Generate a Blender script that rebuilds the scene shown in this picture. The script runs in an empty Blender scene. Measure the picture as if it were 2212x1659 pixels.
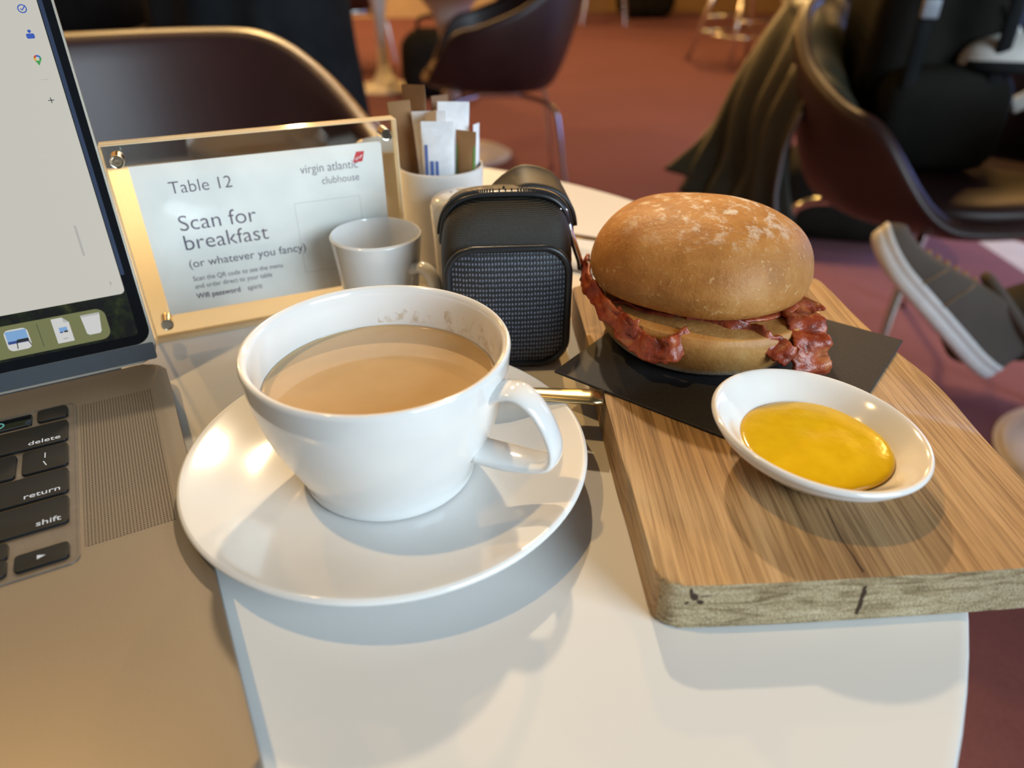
import bpy, bmesh, math, random
from mathutils import Vector, Matrix, noise, Euler
random.seed(7)
S = bpy.context.scene
C = S.collection
R = math.radians
pi = math.pi
FL = -0.72                      # floor height; the table top is z = 0

# ------------------------------------------------------------ camera, light
cd = bpy.data.cameras.new('camera'); cam = bpy.data.objects.new('camera', cd); C.objects.link(cam)
cam.location = (0, 0, 0.197); cam.rotation_euler = (R(90 - 32.5), 0, 0)
cd.sensor_width = 36; cd.lens = 36 * 1535 / 2212; cd.clip_start = 0.01; cd.clip_end = 60
cd.dof.use_dof = True; cd.dof.focus_distance = 0.305; cd.dof.aperture_fstop = 6.6
S.camera = cam
w = bpy.data.worlds.new('world'); S.world = w; w.use_nodes = True
w.node_tree.nodes['Background'].inputs[0].default_value = (1.0, 0.86, 0.68, 1)
w.node_tree.nodes['Background'].inputs[1].default_value = 0.055
vs = S.view_settings
vs.view_transform = 'Standard'; vs.look = 'None'; vs.exposure = -0.30; vs.gamma = 1.0; vs.use_curve_mapping = False

def lamp(name, loc, power, col, rad=0.035, kind='POINT', rot=None, size=None, spot=None):
    l = bpy.data.lights.new(name, kind); l.energy = power; l.color = col
    if kind == 'AREA':
        l.shape = 'RECTANGLE'; l.size, l.size_y = size
    else:
        l.shadow_soft_size = rad
        if kind == 'SPOT': l.spot_size = R(spot); l.spot_blend = 0.6
    o = bpy.data.objects.new(name, l); C.objects.link(o); o.location = loc
    if rot: o.rotation_euler = rot
    return o
WARM = (1.0, 0.55, 0.17)
def aim(o, tgt): o.rotation_euler = (Vector(tgt) - o.location).to_track_quat('-Z', 'Y').to_euler()
aim(lamp('ceiling_spot', (-0.77, 0.34, 1.9), 72, (1.0, 0.64, 0.26), 0.03, 'SPOT', spot=50), (-0.05, 0.30, 0))
aim(lamp('ceiling_spot', (-0.10, 2.24, 1.9), 185, (1.0, 0.76, 0.48), 0.04, 'SPOT', spot=36), (-0.05, 0.42, 0))
for x, y, p in ((-2.4, 3.6, 110), (0.5, 4.0, 175), (-0.9, 7.0, 200), (2.2, 7.0, 175), (3.2, 3.6, 45), (-2.6, 8.9, 300)):
    lamp('ceiling_spot', (x, y, 2.1), p, WARM, 0.05)
# tall window to the right, behind the camera
aim(lamp('window_daylight', (2.8, -2.05, 1.25), 255, (0.70, 0.87, 1.0), kind='AREA', size=(2.4, 1.8)), (0.1, 0.3, 0.0))
# glazed front further along the right-hand side
aim(lamp('window_daylight', (2.75, 2.45, 0.15), 26, (0.26, 0.40, 1.0), kind='AREA', size=(1.0, 1.0)), (1.5, 2.1, -0.72))
# spots added behind two chairs to give their rims a warm glow
aim(lamp('ceiling_spot', (-0.75, 2.3, 1.9), 680, (1.0, 0.66, 0.26), 0.05, 'SPOT', spot=26), (-0.48, 1.05, 0.0))
aim(lamp('ceiling_spot', (1.15, 3.5, 1.9), 230, (1.0, 0.62, 0.24), 0.05, 'SPOT', spot=34), (0.80, 1.85, -0.1))

# ------------------------------------------------------------ helpers
def obj(name, me, mat=None, parent=None, smooth=True, loc=None, rot=None):
    o = bpy.data.objects.new(name, me); C.objects.link(o)
    if mat is not None and not len(me.materials):
        me.materials.append(mat)
    if smooth:
        for p in me.polygons: p.use_smooth = True
    if parent: o.parent = parent
    if loc: o.location = loc
    if rot: o.rotation_euler = rot
    return o
def tag(o, label, cat, group=None):
    o['label'] = label; o['category'] = cat
    if group: o['group'] = group
    return o
def thing(name, label, cat, loc=(0, 0, 0), rz=0, group=None):
    o = bpy.data.objects.new(name, None); C.objects.link(o); o.empty_display_size = 0.05
    o.location = loc; o.rotation_euler = (0, 0, rz)
    return tag(o, label, cat, group)
def struct(o): o['kind'] = 'structure'; return o
def dup(root, loc, rz, label, group=None, scale=None):
    r = root.copy(); C.objects.link(r); r.location = loc; r.rotation_euler = (0, 0, rz); r['label'] = label
    if group: r['group'] = group
    if scale: r.scale = (scale,) * 3
    for ch in list(root.children):
        c = ch.copy(); C.objects.link(c); c.parent = r
        for g in list(ch.children):
            d = g.copy(); C.objects.link(d); d.parent = c
    return r
def mesh(name, v, f, M=None):
    me = bpy.data.meshes.new(name); me.from_pydata([tuple(a) for a in v], [], f)
    if M is not None: me.transform(M)
    me.update(); return me
def bm_mesh(name, bm, M=None):
    me = bpy.data.meshes.new(name); bmesh.ops.recalc_face_normals(bm, faces=bm.faces); bm.to_mesh(me); bm.free()
    if M is not None: me.transform(M)
    me.update(); return me
def sharp(o, ang=35):
    m = o.data
    m.set_sharp_from_angle(angle=R(ang)); return o
def box(name, x0, x1, y0, y1, z0, z1, bev=0.0, seg=2, M=None):
    bm = bmesh.new(); bmesh.ops.create_cube(bm, size=1)
    bmesh.ops.scale(bm, vec=(x1 - x0, y1 - y0, z1 - z0), verts=bm.verts)
    bmesh.ops.translate(bm, vec=((x0 + x1) / 2, (y0 + y1) / 2, (z0 + z1) / 2), verts=bm.verts)
    if bev: bmesh.ops.bevel(bm, geom=bm.edges[:], offset=bev, segments=seg, affect='EDGES', profile=0.6)
    return bm_mesh(name, bm, M)
def rrect(x0, x1, y0, y1, r, n=6):
    P = []
    for cx, cy, a0 in ((x1 - r, y1 - r, 0), (x0 + r, y1 - r, 90), (x0 + r, y0 + r, 180), (x1 - r, y0 + r, 270)):
        for i in range(n + 1):
            a = R(a0 + 90 * i / n); P.append((cx + r * math.cos(a), cy + r * math.sin(a)))
    return P
def prism(name, P, z0, z1, bev=0.0, seg=2, M=None):
    bm = bmesh.new()
    b = [bm.verts.new((x, y, z0)) for x, y in P]; t = [bm.verts.new((x, y, z1)) for x, y in P]
    n = len(P); bm.faces.new(b[::-1]); bm.faces.new(t)
    for i in range(n): bm.faces.new((b[i], b[(i + 1) % n], t[(i + 1) % n], t[i]))
    if bev:
        es = [e for e in bm.edges if abs(e.verts[0].co.z - e.verts[1].co.z) < 1e-7]
        bmesh.ops.bevel(bm, geom=es, offset=bev, segments=seg, affect='EDGES', profile=0.6)
    return bm_mesh(name, bm, M)
def lathe(name, prof, n=64, fn=None, M=None):
    v, f = [], []
    for r, z in prof:
        for i in range(n):
            a = 2 * pi * i / n; p = Vector((r * math.cos(a), r * math.sin(a), z)); v.append(fn(p) if fn else p)
    for k in range(len(prof) - 1):
        for i in range(n):
            j = (i + 1) % n; f.append((k * n + i, k * n + j, (k + 1) * n + j, (k + 1) * n + i))
    bm = bmesh.new()
    bv = [bm.verts.new(p) for p in v]
    for q in f: bm.faces.new([bv[i] for i in q])
    bmesh.ops.remove_doubles(bm, verts=bm.verts, dist=1e-6)
    return bm_mesh(name, bm, M)
def smooth_prof(P, k=6):
    out = []
    for i in range(len(P) - 1):
        p0 = P[max(i - 1, 0)]; p1 = P[i]; p2 = P[i + 1]; p3 = P[min(i + 2, len(P) - 1)]
        for j in range(k):
            t = j / k
            out.append(tuple(0.5 * ((2 * p1[c]) + (-p0[c] + p2[c]) * t + (2 * p0[c] - 5 * p1[c] + 4 * p2[c] - p3[c]) * t * t + (-p0[c] + 3 * p1[c] - 3 * p2[c] + p3[c]) * t ** 3) for c in range(len(p1))))
    out.append(tuple(P[-1])); return out
def rprof(P, k=6): return [(max(a, 0.0), b) for a, b in smooth_prof(P, k)]
def tube(name, path, rad, n=12, closed=False, M=None, flat=None):
    """path of 3D points; rad one value or a list; flat = (up vector, ratio) for oval sections"""
    P = [Vector(p) for p in path]; m = len(P); rr = rad if isinstance(rad, (list, tuple)) else [rad] * m
    v, f = [], []; prev = None
    for i, p in enumerate(P):
        t = (P[(i + 1) % m] - P[i - 1]) if closed else (P[min(i + 1, m - 1)] - P[max(i - 1, 0)])
        t.normalize()
        if prev is None:
            u = Vector(flat[0]) if flat else (Vector((0, 0, 1)) if abs(t.z) < 0.9 else Vector((1, 0, 0)))
        else: u = Vector(flat[0]) if flat else prev
        u = (u - t * u.dot(t)).normalized(); prev = u; s = t.cross(u)
        fl = flat[1] if flat else 1
        for k in range(n):
            a = 2 * pi * k / n; v.append(p + (u * math.cos(a) * fl + s * math.sin(a)) * rr[i])
    for i in range(m if closed else m - 1):
        for k in range(n):
            j = (i + 1) % m; f.append((i * n + k, i * n + (k + 1) % n, j * n + (k + 1) % n, j * n + k))
    if not closed: f += [tuple(range(n))[::-1], tuple(range((m - 1) * n, m * n))]
    bm = bmesh.new(); bv = [bm.verts.new(p) for p in v]
    for q in f: bm.faces.new([bv[i] for i in q])
    return bm_mesh(name, bm, M)
def grid(name, fn, nu, nv, M=None, closeu=False):
    v = [fn(i / nu if closeu else i / (nu - 1), j / (nv - 1)) for j in range(nv) for i in range(nu)]
    f = []
    for j in range(nv - 1):
        for i in range(nu if closeu else nu - 1):
            k = (i + 1) % nu; f.append((j * nu + i, j * nu + k, (j + 1) * nu + k, (j + 1) * nu + i))
    return mesh(name, v, f, M)
def superell(name, a, b, c, e1=0.35, e2=0.35, n=40, m=24, fn=None, M=None):
    sg = lambda x, e: math.copysign(abs(x) ** e, x)
    def f(u, v):
        th = 2 * pi * u; ph = pi * (v - 0.5)
        p = Vector((a * sg(math.cos(ph), e1) * sg(math.cos(th), e2), b * sg(math.cos(ph), e1) * sg(math.sin(th), e2), c * sg(math.sin(ph), e1)))
        return fn(p) if fn else p
    me = grid(name, f, n, m, None, True)
    bm = bmesh.new(); bm.from_mesh(me); bpy.data.meshes.remove(me)
    bmesh.ops.remove_doubles(bm, verts=bm.verts, dist=1e-5)
    return bm_mesh(name, bm, M)
def mod(o, kind, **k):
    m = o.modifiers.new(kind.lower(), kind)
    for a, b in k.items(): setattr(m, a, b)
    return o
def text_mesh(name, s, size, M, align='LEFT', thin=0.0, ext=0.00004, sx=1.0, shear=0):
    cu = bpy.data.curves.new('t', 'FONT'); cu.body = s; cu.size = size; cu.align_x = align; cu.extrude = ext; cu.offset = thin; cu.shear = shear
    cu.resolution_u = 4
    o = bpy.data.objects.new('t', cu); C.objects.link(o)
    dg = bpy.context.evaluated_depsgraph_get(); me = bpy.data.meshes.new_from_object(o.evaluated_get(dg))
    bpy.data.objects.remove(o); bpy.data.curves.remove(cu)
    me.name = name; me.materials.clear(); me.transform(M @ Matrix.Diagonal((sx, 1, 1, 1))); return me

# ------------------------------------------------------------ materials
class NT:
    def __init__(s, name):
        s.m = bpy.data.materials.new(name); s.m.use_nodes = True; s.t = s.m.node_tree
        s.b = s.t.nodes['Principled BSDF']
    def n(s, ty, **k):
        x = s.t.nodes.new(ty)
        for a, b in k.items():
            if a.startswith('_'): setattr(x, a[1:], b)
            else: x.inputs[a.replace('__', ' ')].default_value = b
        return x
    def l(s, a, b): s.t.links.new(a, b); return s
    def obj(s, scale=(1, 1, 1), rot=(0, 0, 0)):
        tc = s.n('ShaderNodeTexCoord'); mp = s.n('ShaderNodeMapping'); mp.inputs['Scale'].default_value = scale; mp.inputs['Rotation'].default_value = rot
        s.l(tc.outputs['Object'], mp.inputs['Vector']); return mp.outputs[0]
    def noise(s, vec, sc, det=3, rough=0.5, dist=0):
        x = s.n('ShaderNodeTexNoise'); x.inputs['Scale'].default_value = sc; x.inputs['Detail'].default_value = det; x.inputs['Roughness'].default_value = rough; x.inputs['Distortion'].default_value = dist
        s.l(vec, x.inputs['Vector']); return x.outputs[0]
    def ramp(s, fac, stops):
        x = s.n('ShaderNodeValToRGB'); e = x.color_ramp.elements
        while len(e) < len(stops): e.new(0.5)
        for i, (p, c) in enumerate(stops): e[i].position = p; e[i].color = (*c, 1) if len(c) == 3 else c
        s.l(fac, x.inputs[0]); return x.outputs[0]
    def mix(s, fac, a, b, mode='MIX'):
        x = s.n('ShaderNodeMix'); x.data_type = 'RGBA'; x.blend_type = mode
        for sock, val in ((x.inputs[0], fac), (x.inputs[6], a), (x.inputs[7], b)):
            if isinstance(val, (int, float)): sock.default_value = val
            elif isinstance(val, tuple): sock.default_value = (*val, 1)
            else: s.l(val, sock)
        return x.outputs[2]
    def bump(s, h, st, dist=0.001):
        x = s.n('ShaderNodeBump'); x.inputs['Strength'].default_value = st; x.inputs['Distance'].default_value = dist
        s.l(h, x.inputs['Height']); s.l(x.outputs[0], s.b.inputs['Normal']); return x
    def col(s, c):
        if isinstance(c, tuple): s.b.inputs['Base Color'].default_value = (*c, 1)
        else: s.l(c, s.b.inputs['Base Color'])
        return s
    def set(s, rough=None, metal=None, coat=None, spec=None, sub=None, subr=None, sheen=None, trans=None, ior=None, emit=None, es=None):
        I = s.b.inputs
        if rough is not None: I['Roughness'].default_value = rough
        if metal is not None: I['Metallic'].default_value = metal
        if coat is not None: I['Coat Weight'].default_value = coat
        if spec is not None: I['Specular IOR Level'].default_value = spec
        if sub is not None: I['Subsurface Weight'].default_value = sub; I['Subsurface Radius'].default_value = subr or (0.01, 0.006, 0.003); I['Subsurface Scale'].default_value = 1.0
        if sheen is not None: I['Sheen Weight'].default_value = sheen
        if trans is not None: I['Transmission Weight'].default_value = trans
        if ior is not None: I['IOR'].default_value = ior
        if emit is not None: I['Emission Color'].default_value = (*emit, 1); I['Emission Strength'].default_value = 1.0 if es is None else es
        return s
def plain(name, col, rough=0.5, metal=0.0, bump=0.0, bs=200, **k):
    t = NT(name); v = t.obj()
    n = t.noise(v, bs, 2)
    a = tuple(c * 0.93 for c in col); b = tuple(min(c * 1.05, 1) for c in col)
    t.col(t.ramp(n, [(0.3, a), (0.7, b)])).set(rough=rough, metal=metal, **k)
    if bump: t.bump(n, bump, 0.0006)
    return t.m
M = {}
M['porcelain'] = plain('porcelain', (0.80, 0.79, 0.77), 0.12, bs=20, coat=0.5)
M['porcelain_pot'] = plain('porcelain_pot', (0.78, 0.77, 0.75), 0.22, bs=20)
t = NT('laminate'); v = t.obj(); n1 = t.noise(v, 900, 2); n2 = t.noise(v, 6, 2)
t.col(t.ramp(n2, [(0.3, (0.635, 0.625, 0.605)), (0.7, (0.675, 0.665, 0.645))])).set(rough=0.42, spec=0.4); t.bump(n1, 0.10, 0.0003); M['laminate'] = t.m
M['white_metal'] = plain('white_metal', (0.80, 0.77, 0.70), 0.35, bs=10)
t = NT('aluminium'); v = t.obj(); n1 = t.noise(v, 3000, 2)
t.col(t.ramp(n1, [(0.3, (0.235, 0.200, 0.160)), (0.7, (0.300, 0.258, 0.210))])).set(rough=0.46, metal=0.75); t.bump(n1, 0.08, 0.0002); M['aluminium'] = t.m
M['dark_hinge'] = plain('dark_hinge', (0.026, 0.031, 0.040), 0.5, 0.0)
M['key'] = plain('key', (0.008, 0.0075, 0.007), 0.5, bs=400, spec=0.3)
M['key_well'] = plain('key_well', (0.22, 0.195, 0.17), 0.45, 0.7)
M['glass_black'] = plain('glass_black', (0.006, 0.007, 0.009), 0.08)
def glow(name, col, st=1.0):
    t = NT(name); t.col((0.02, 0.02, 0.02)).set(rough=0.15, emit=col, es=st); return t.m
M['legend'] = glow('legend', (0.85, 0.86, 0.86), 0.75)
t = NT('grille'); v = t.obj((1, 1, 1)); sp = 1 / 0.00115
vm = t.n('ShaderNodeVectorMath', _operation='SCALE'); vm.inputs['Scale'].default_value = sp; t.l(v, vm.inputs[0])
fr = t.n('ShaderNodeVectorMath', _operation='FRACTION'); t.l(vm.outputs[0], fr.inputs[0])
sb = t.n('ShaderNodeVectorMath', _operation='SUBTRACT'); t.l(fr.outputs[0], sb.inputs[0]); sb.inputs[1].default_value = (0.5, 0.5, 0)
sx = t.n('ShaderNodeVectorMath', _operation='MULTIPLY'); t.l(sb.outputs[0], sx.inputs[0]); sx.inputs[1].default_value = (1, 1, 0)
ln = t.n('ShaderNodeVectorMath', _operation='LENGTH'); t.l(sx.outputs[0], ln.inputs[0])
n1 = t.noise(v, 3000, 2); al = t.ramp(n1, [(0.3, (0.235, 0.200, 0.160)), (0.7, (0.300, 0.258, 0.210))])
mk = t.ramp(ln.outputs['Value'], [(0.24, (0, 0, 0)), (0.32, (1, 1, 1))])
t.col(t.mix(mk, (0.03, 0.022, 0.016), al)).set(rough=0.46, metal=0.75); M['grille'] = t.m
# woods
def wood(name, end=False):
    t = NT(name)
    if not end:
        v = t.obj((1, 0.022, 1)); vw = t.obj((1, 0.10, 1))
        big = t.noise(vw, 38, 3, 0.5, 0.6); fine = t.noise(v, 900, 4, 0.6, 0.1); mid = t.noise(v, 260, 3, 0.55, 0.3)
        base = t.ramp(big, [(0.25, (0.40, 0.235, 0.100)), (0.5, (0.49, 0.305, 0.138)), (0.75, (0.55, 0.365, 0.185))])
        c1 = t.mix(0.75, base, t.ramp(fine, [(0.36, (0.42, 0.36, 0.30)), (0.56, (1, 1, 1))]), 'MULTIPLY')
        c2 = t.mix(0.42, c1, t.ramp(mid, [(0.36, (0.50, 0.43, 0.36)), (0.50, (1, 1, 1))]), 'MULTIPLY')
        t.col(c2).set(rough=0.55, spec=0.35); t.bump(fine, 0.35, 0.0006)
    else:
        v = t.obj((1, 1, 1)); vz = t.obj((0.22, 1, 1.3)); ns = t.noise(v, 1500, 3); rings = t.noise(vz, 210, 3, 0.5, 1.2)
        base = t.ramp(rings, [(0.32, (0.25, 0.175, 0.090)), (0.5, (0.50, 0.39, 0.23)), (0.7, (0.60, 0.49, 0.32))])
        t.col(t.mix(0.7, base, t.ramp(ns, [(0.35, (0.40, 0.36, 0.30)), (0.6, (1, 1, 1))]), 'MULTIPLY')).set(rough=0.8, spec=0.2); t.bump(ns, 0.6, 0.001)
    return t.m
M['oak'] = wood('oak'); M['oak_end'] = wood('oak_end', True)
M['crack'] = plain('crack', (0.05, 0.026, 0.012), 0.9)
t = NT('slate'); v = t.obj(); n1 = t.noise(v, 700, 3); t.col(t.ramp(n1, [(0.3, (0.016, 0.016, 0.018)), (0.7, (0.026, 0.025, 0.027))])).set(rough=0.62, spec=0.4); t.bump(n1, 0.25, 0.0004); M['slate'] = t.m
# bread
t = NT('crust'); v = t.obj(); vz = t.obj((1, 1, 0.5))
n1 = t.noise(v, 55, 4, 0.6); n2 = t.noise(v, 420, 3, 0.6); n3 = t.noise(v, 900, 2)
c = t.ramp(n1, [(0.3, (0.30, 0.112, 0.020)), (0.52, (0.42, 0.178, 0.040)), (0.75, (0.52, 0.255, 0.078))])
c = t.mix(t.ramp(n2, [(0.60, (0, 0, 0)), (0.70, (0.8, 0.8, 0.8))]), c, (0.58, 0.34, 0.14))
geo = t.n('ShaderNodeTexCoord'); sz = t.n('ShaderNodeSeparateXYZ'); t.l(geo.outputs['Object'], sz.inputs[0])
hz = t.n('ShaderNodeMapRange'); t.l(sz.outputs[2], hz.inputs[0]); hz.inputs[1].default_value = 0.029; hz.inputs[2].default_value = 0.040
fl = t.noise(t.obj((1, 0.8, 1), (0, 0, 0.5)), 150, 4, 0.65); fm = t.n('ShaderNodeMath', _operation='MULTIPLY'); t.l(t.ramp(fl, [(0.51, (0, 0, 0)), (0.64, (0.8, 0.8, 0.8))]), fm.inputs[0]); t.l(hz.outputs[0], fm.inputs[1])
c = t.mix(fm.outputs[0], c, (0.74, 0.66, 0.54))
t.col(c).set(rough=0.56, spec=0.38, sub=0.05, subr=(0.006, 0.003, 0.001)); t.bump(n2, 0.45, 0.0010); M['crust'] = t.m
t = NT('crust_base'); v = t.obj(); n1 = t.noise(v, 70, 4); n2 = t.noise(v, 500, 3)
sz = t.n('ShaderNodeSeparateXYZ'); t.l(v, sz.inputs[0]); mr = t.n('ShaderNodeMapRange'); t.l(sz.outputs[2], mr.inputs[0]); mr.inputs[1].default_value = 0.003; mr.inputs[2].default_value = 0.0065
c = t.mix(mr.outputs[0], t.ramp(n2, [(0.35, (0.42, 0.33, 0.22)), (0.65, (0.66, 0.58, 0.45))]), t.ramp(n1, [(0.3, (0.40, 0.165, 0.036)), (0.6, (0.53, 0.265, 0.075)), (0.8, (0.60, 0.35, 0.125))]))
t.col(c).set(rough=0.55); t.bump(n2, 0.35, 0.0008); M['crust_base'] = t.m
M['crumb'] = plain('crumb', (0.70, 0.55, 0.34), 0.8, bump=0.6, bs=350)
t = NT('bacon'); v = t.obj((1, 1, 1)); n1 = t.noise(v, 90, 4, 0.6, 0.6); n2 = t.noise(v, 420, 3)
t.col(t.ramp(n1, [(0.30, (0.095, 0.014, 0.006)), (0.48, (0.27, 0.040, 0.013)), (0.60, (0.38, 0.078, 0.024)), (0.74, (0.48, 0.18, 0.065))])).set(rough=0.40, spec=0.5, coat=0.05); t.bump(n2, 0.5, 0.0012); M['bacon'] = t.m
t = NT('mustard'); v = t.obj(); n1 = t.noise(v, 900, 2); n2 = t.noise(v, 140, 3)
sp = t.ramp(n1, [(0.16, (0.25, 0.12, 0.01)), (0.24, (1, 1, 1))])
t.col(t.mix(0.8, t.ramp(n2, [(0.3, (0.66, 0.40, 0.004)), (0.7, (0.74, 0.47, 0.008))]), sp, 'MULTIPLY')).set(rough=0.16, spec=0.55, sub=0.1, subr=(0.004, 0.002, 0.0005)); t.bump(t.noise(v, 320, 2), 0.12, 0.0008); M['mustard'] = t.m
t = NT('coffee'); v = t.obj(); n2 = t.noise(v, 60, 3); t.col(t.ramp(n2, [(0.3, (0.53, 0.375, 0.205)), (0.7, (0.57, 0.405, 0.235))])).set(rough=0.07, spec=0.5, sub=0.1, subr=(0.006, 0.004, 0.002)); M['coffee'] = t.m
M['coffee_stain'] = plain('coffee_stain', (0.55, 0.36, 0.17), 0.3)
M['steel'] = plain('steel', (0.72, 0.68, 0.60), 0.16, 1.0)
M['chrome'] = plain('chrome', (0.82, 0.81, 0.79), 0.20, 1.0)
M['napkin'] = plain('napkin', (0.72, 0.71, 0.69), 0.8, bump=0.3, bs=900)
# pouch fabrics
def weave(name, c0, c1, sc, rough=0.55, st=0.5):
    t = NT(name); v = t.obj(); w1 = t.n('ShaderNodeTexWave', _wave_type='BANDS', _bands_direction='X'); w2 = t.n('ShaderNodeTexWave', _wave_type='BANDS', _bands_direction='Z')
    for q in (w1, w2): q.inputs['Scale'].default_value = sc; q.inputs['Distortion'].default_value = 0.3; t.l(v, q.inputs['Vector'])
    mx = t.n('ShaderNodeMath', _operation='MULTIPLY'); t.l(w1.outputs['Fac'], mx.inputs[0]); t.l(w2.outputs['Fac'], mx.inputs[1])
    t.col(t.ramp(mx.outputs[0], [(0.1, c0), (0.7, c1)])).set(rough=rough); t.bump(mx.outputs[0], st, 0.0004); return t.m
M['nylon'] = weave('nylon', (0.010, 0.008, 0.006), (0.050, 0.040, 0.026), 420, 0.5)
t = NT('mesh_panel'); v = t.obj((1, 1, 0.62), (R(90), 0, 0)); vo = t.n('ShaderNodeTexVoronoi', _voronoi_dimensions='2D'); vo.inputs['Scale'].default_value = 620; vo.inputs['Randomness'].default_value = 0.12; t.l(v, vo.inputs['Vector'])
t.col(t.ramp(vo.outputs['Distance'], [(0.12, (0.16, 0.175, 0.22)), (0.34, (0.008, 0.009, 0.012))])).set(rough=0.5); t.bump(vo.outputs['Distance'], 0.5, 0.0006); M['mesh_panel'] = t.m
M['rubber'] = plain('rubber', (0.014, 0.015, 0.018), 0.33)
M['flap'] = plain('flap', (0.010, 0.009, 0.008), 0.55)
M['black_plastic'] = plain('black_plastic', (0.03, 0.029, 0.027), 0.35)
# card holder
t = NT('acrylic'); nt = t.t; nt.nodes.remove(t.b)
tr = t.n('ShaderNodeBsdfTransparent'); tr.inputs[0].default_value = (0.97, 0.965, 0.94, 1); gl = t.n('ShaderNodeBsdfGlossy'); gl.inputs['Roughness'].default_value = 0.03; gl.inputs['Color'].default_value = (1, 1, 1, 1)
fr = t.n('ShaderNodeFresnel'); fr.inputs[0].default_value = 1.45; ms = t.n('ShaderNodeMixShader'); t.l(fr.outputs[0], ms.inputs[0]); t.l(tr.outputs[0], ms.inputs[1]); t.l(gl.outputs[0], ms.inputs[2]); t.l(ms.outputs[0], nt.nodes['Material Output'].inputs[0]); M['acrylic'] = t.m
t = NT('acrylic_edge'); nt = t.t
tl = t.n('ShaderNodeBsdfTranslucent'); tl.inputs[0].default_value = (0.95, 0.82, 0.55, 1); t.col((0.85, 0.76, 0.56)).set(rough=0.12); ms = t.n('ShaderNodeMixShader'); ms.inputs[0].default_value = 0.45  # warm glow of the acrylic edges put into a pale yellow colour
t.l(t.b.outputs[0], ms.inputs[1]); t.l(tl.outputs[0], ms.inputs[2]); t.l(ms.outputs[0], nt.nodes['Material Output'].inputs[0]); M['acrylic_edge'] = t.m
M['paper'] = plain('paper', (0.86, 0.87, 0.90), 0.6, bs=40)
M['ink'] = plain('ink', (0.10, 0.085, 0.15), 0.6)
M['ink_faint'] = plain('ink_faint', (0.62, 0.63, 0.68), 0.6)
M['ink_red'] = plain('ink_red', (0.66, 0.035, 0.06), 0.5)
M['ink_white'] = plain('ink_white', (0.85, 0.82, 0.84), 0.5)
M['kraft'] = plain('kraft', (0.30, 0.155, 0.060), 0.55, bs=120, bump=0.2)
M['kraft_dark'] = plain('kraft_dark', (0.17, 0.080, 0.030), 0.55, bs=120)
M['sachet_white'] = plain('sachet_white', (0.80, 0.80, 0.82), 0.45)
M['sachet_blue'] = plain('sachet_blue', (0.10, 0.16, 0.42), 0.5)
M['sachet_green'] = plain('sachet_green', (0.14, 0.25, 0.05), 0.5)
# room
t = NT('leather'); v = t.obj(); n1 = t.noise(v, 350, 3); n2 = t.noise(v, 8, 3); t.col(t.ramp(n2, [(0.3, (0.034, 0.0125, 0.011)), (0.7, (0.050, 0.019, 0.016))])).set(rough=0.40, spec=0.6); t.bump(n1, 0.12, 0.0008); M['leather'] = t.m
t = NT('carpet'); v = t.obj(); n1 = t.noise(v, 420, 3); n2 = t.noise(v, 1.2, 3); c = t.ramp(n1, [(0.3, (0.20, 0.090, 0.105)), (0.7, (0.29, 0.135, 0.150))]); t.col(t.mix(0.3, c, t.ramp(n2, [(0.3, (0.6, 0.6, 0.6)), (0.7, (1, 1, 1))]), 'MULTIPLY')).set(rough=0.95, spec=0.1); t.bump(n1, 0.5, 0.003); M['carpet'] = t.m
M['stone_floor'] = plain('stone_floor', (0.62, 0.58, 0.52), 0.45, bs=30)
M['wall_cream'] = plain('wall_cream', (0.72, 0.60, 0.36), 0.8, bs=6)
M['wall_brown'] = plain('wall_brown', (0.30, 0.19, 0.09), 0.7, bs=4)
M['wall_beige_lit'] = plain('wall_beige_lit', (0.62, 0.46, 0.26), 0.7, bs=4)  # lamplight on the back wall put into a paler colour
def cloth(name, c0, c1, sc=300, rough=0.75, sheen=0.0):
    t = NT(name); v = t.obj(); n1 = t.noise(v, sc, 3); n2 = t.noise(v, 9, 3); c = t.ramp(n2, [(0.35, c0), (0.65, c1)]); t.col(c).set(rough=rough, sheen=sheen, spec=0.5 if rough < 0.5 else 0.15); t.bump(n1, 0.3, 0.001); return t.m
M['black_cloth'] = cloth('black_cloth', (0.007, 0.008, 0.009), (0.014, 0.015, 0.016))
M['wax_jacket'] = cloth('wax_jacket', (0.030, 0.030, 0.022), (0.050, 0.048, 0.030), 500, 0.40)
M['wax_lining'] = cloth('wax_lining', (0.010, 0.010, 0.010), (0.018, 0.016, 0.014))
M['pack_cloth'] = cloth('pack_cloth', (0.008, 0.0075, 0.0055), (0.014, 0.013, 0.0095), 600, 0.75)
M['trouser'] = cloth('trouser', (0.030, 0.026, 0.017), (0.045, 0.038, 0.024), 500, 0.85)
M['suede'] = cloth('suede', (0.085, 0.078, 0.075), (0.12, 0.105, 0.095), 500, 0.85)
M['lace'] = cloth('lace', (0.20, 0.14, 0.09), (0.26, 0.19, 0.12), 700, 0.85)
M['sole'] = plain('sole', (0.66, 0.68, 0.72), 0.5, bs=60)
M['white_cloth'] = cloth('white_cloth', (0.62, 0.60, 0.55), (0.74, 0.72, 0.68), 300, 0.85)
M['grey_plastic'] = plain('grey_plastic', (0.30, 0.33, 0.38), 0.35)
M['skin_sock'] = cloth('skin_sock', (0.02, 0.02, 0.02), (0.03, 0.03, 0.03))

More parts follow.
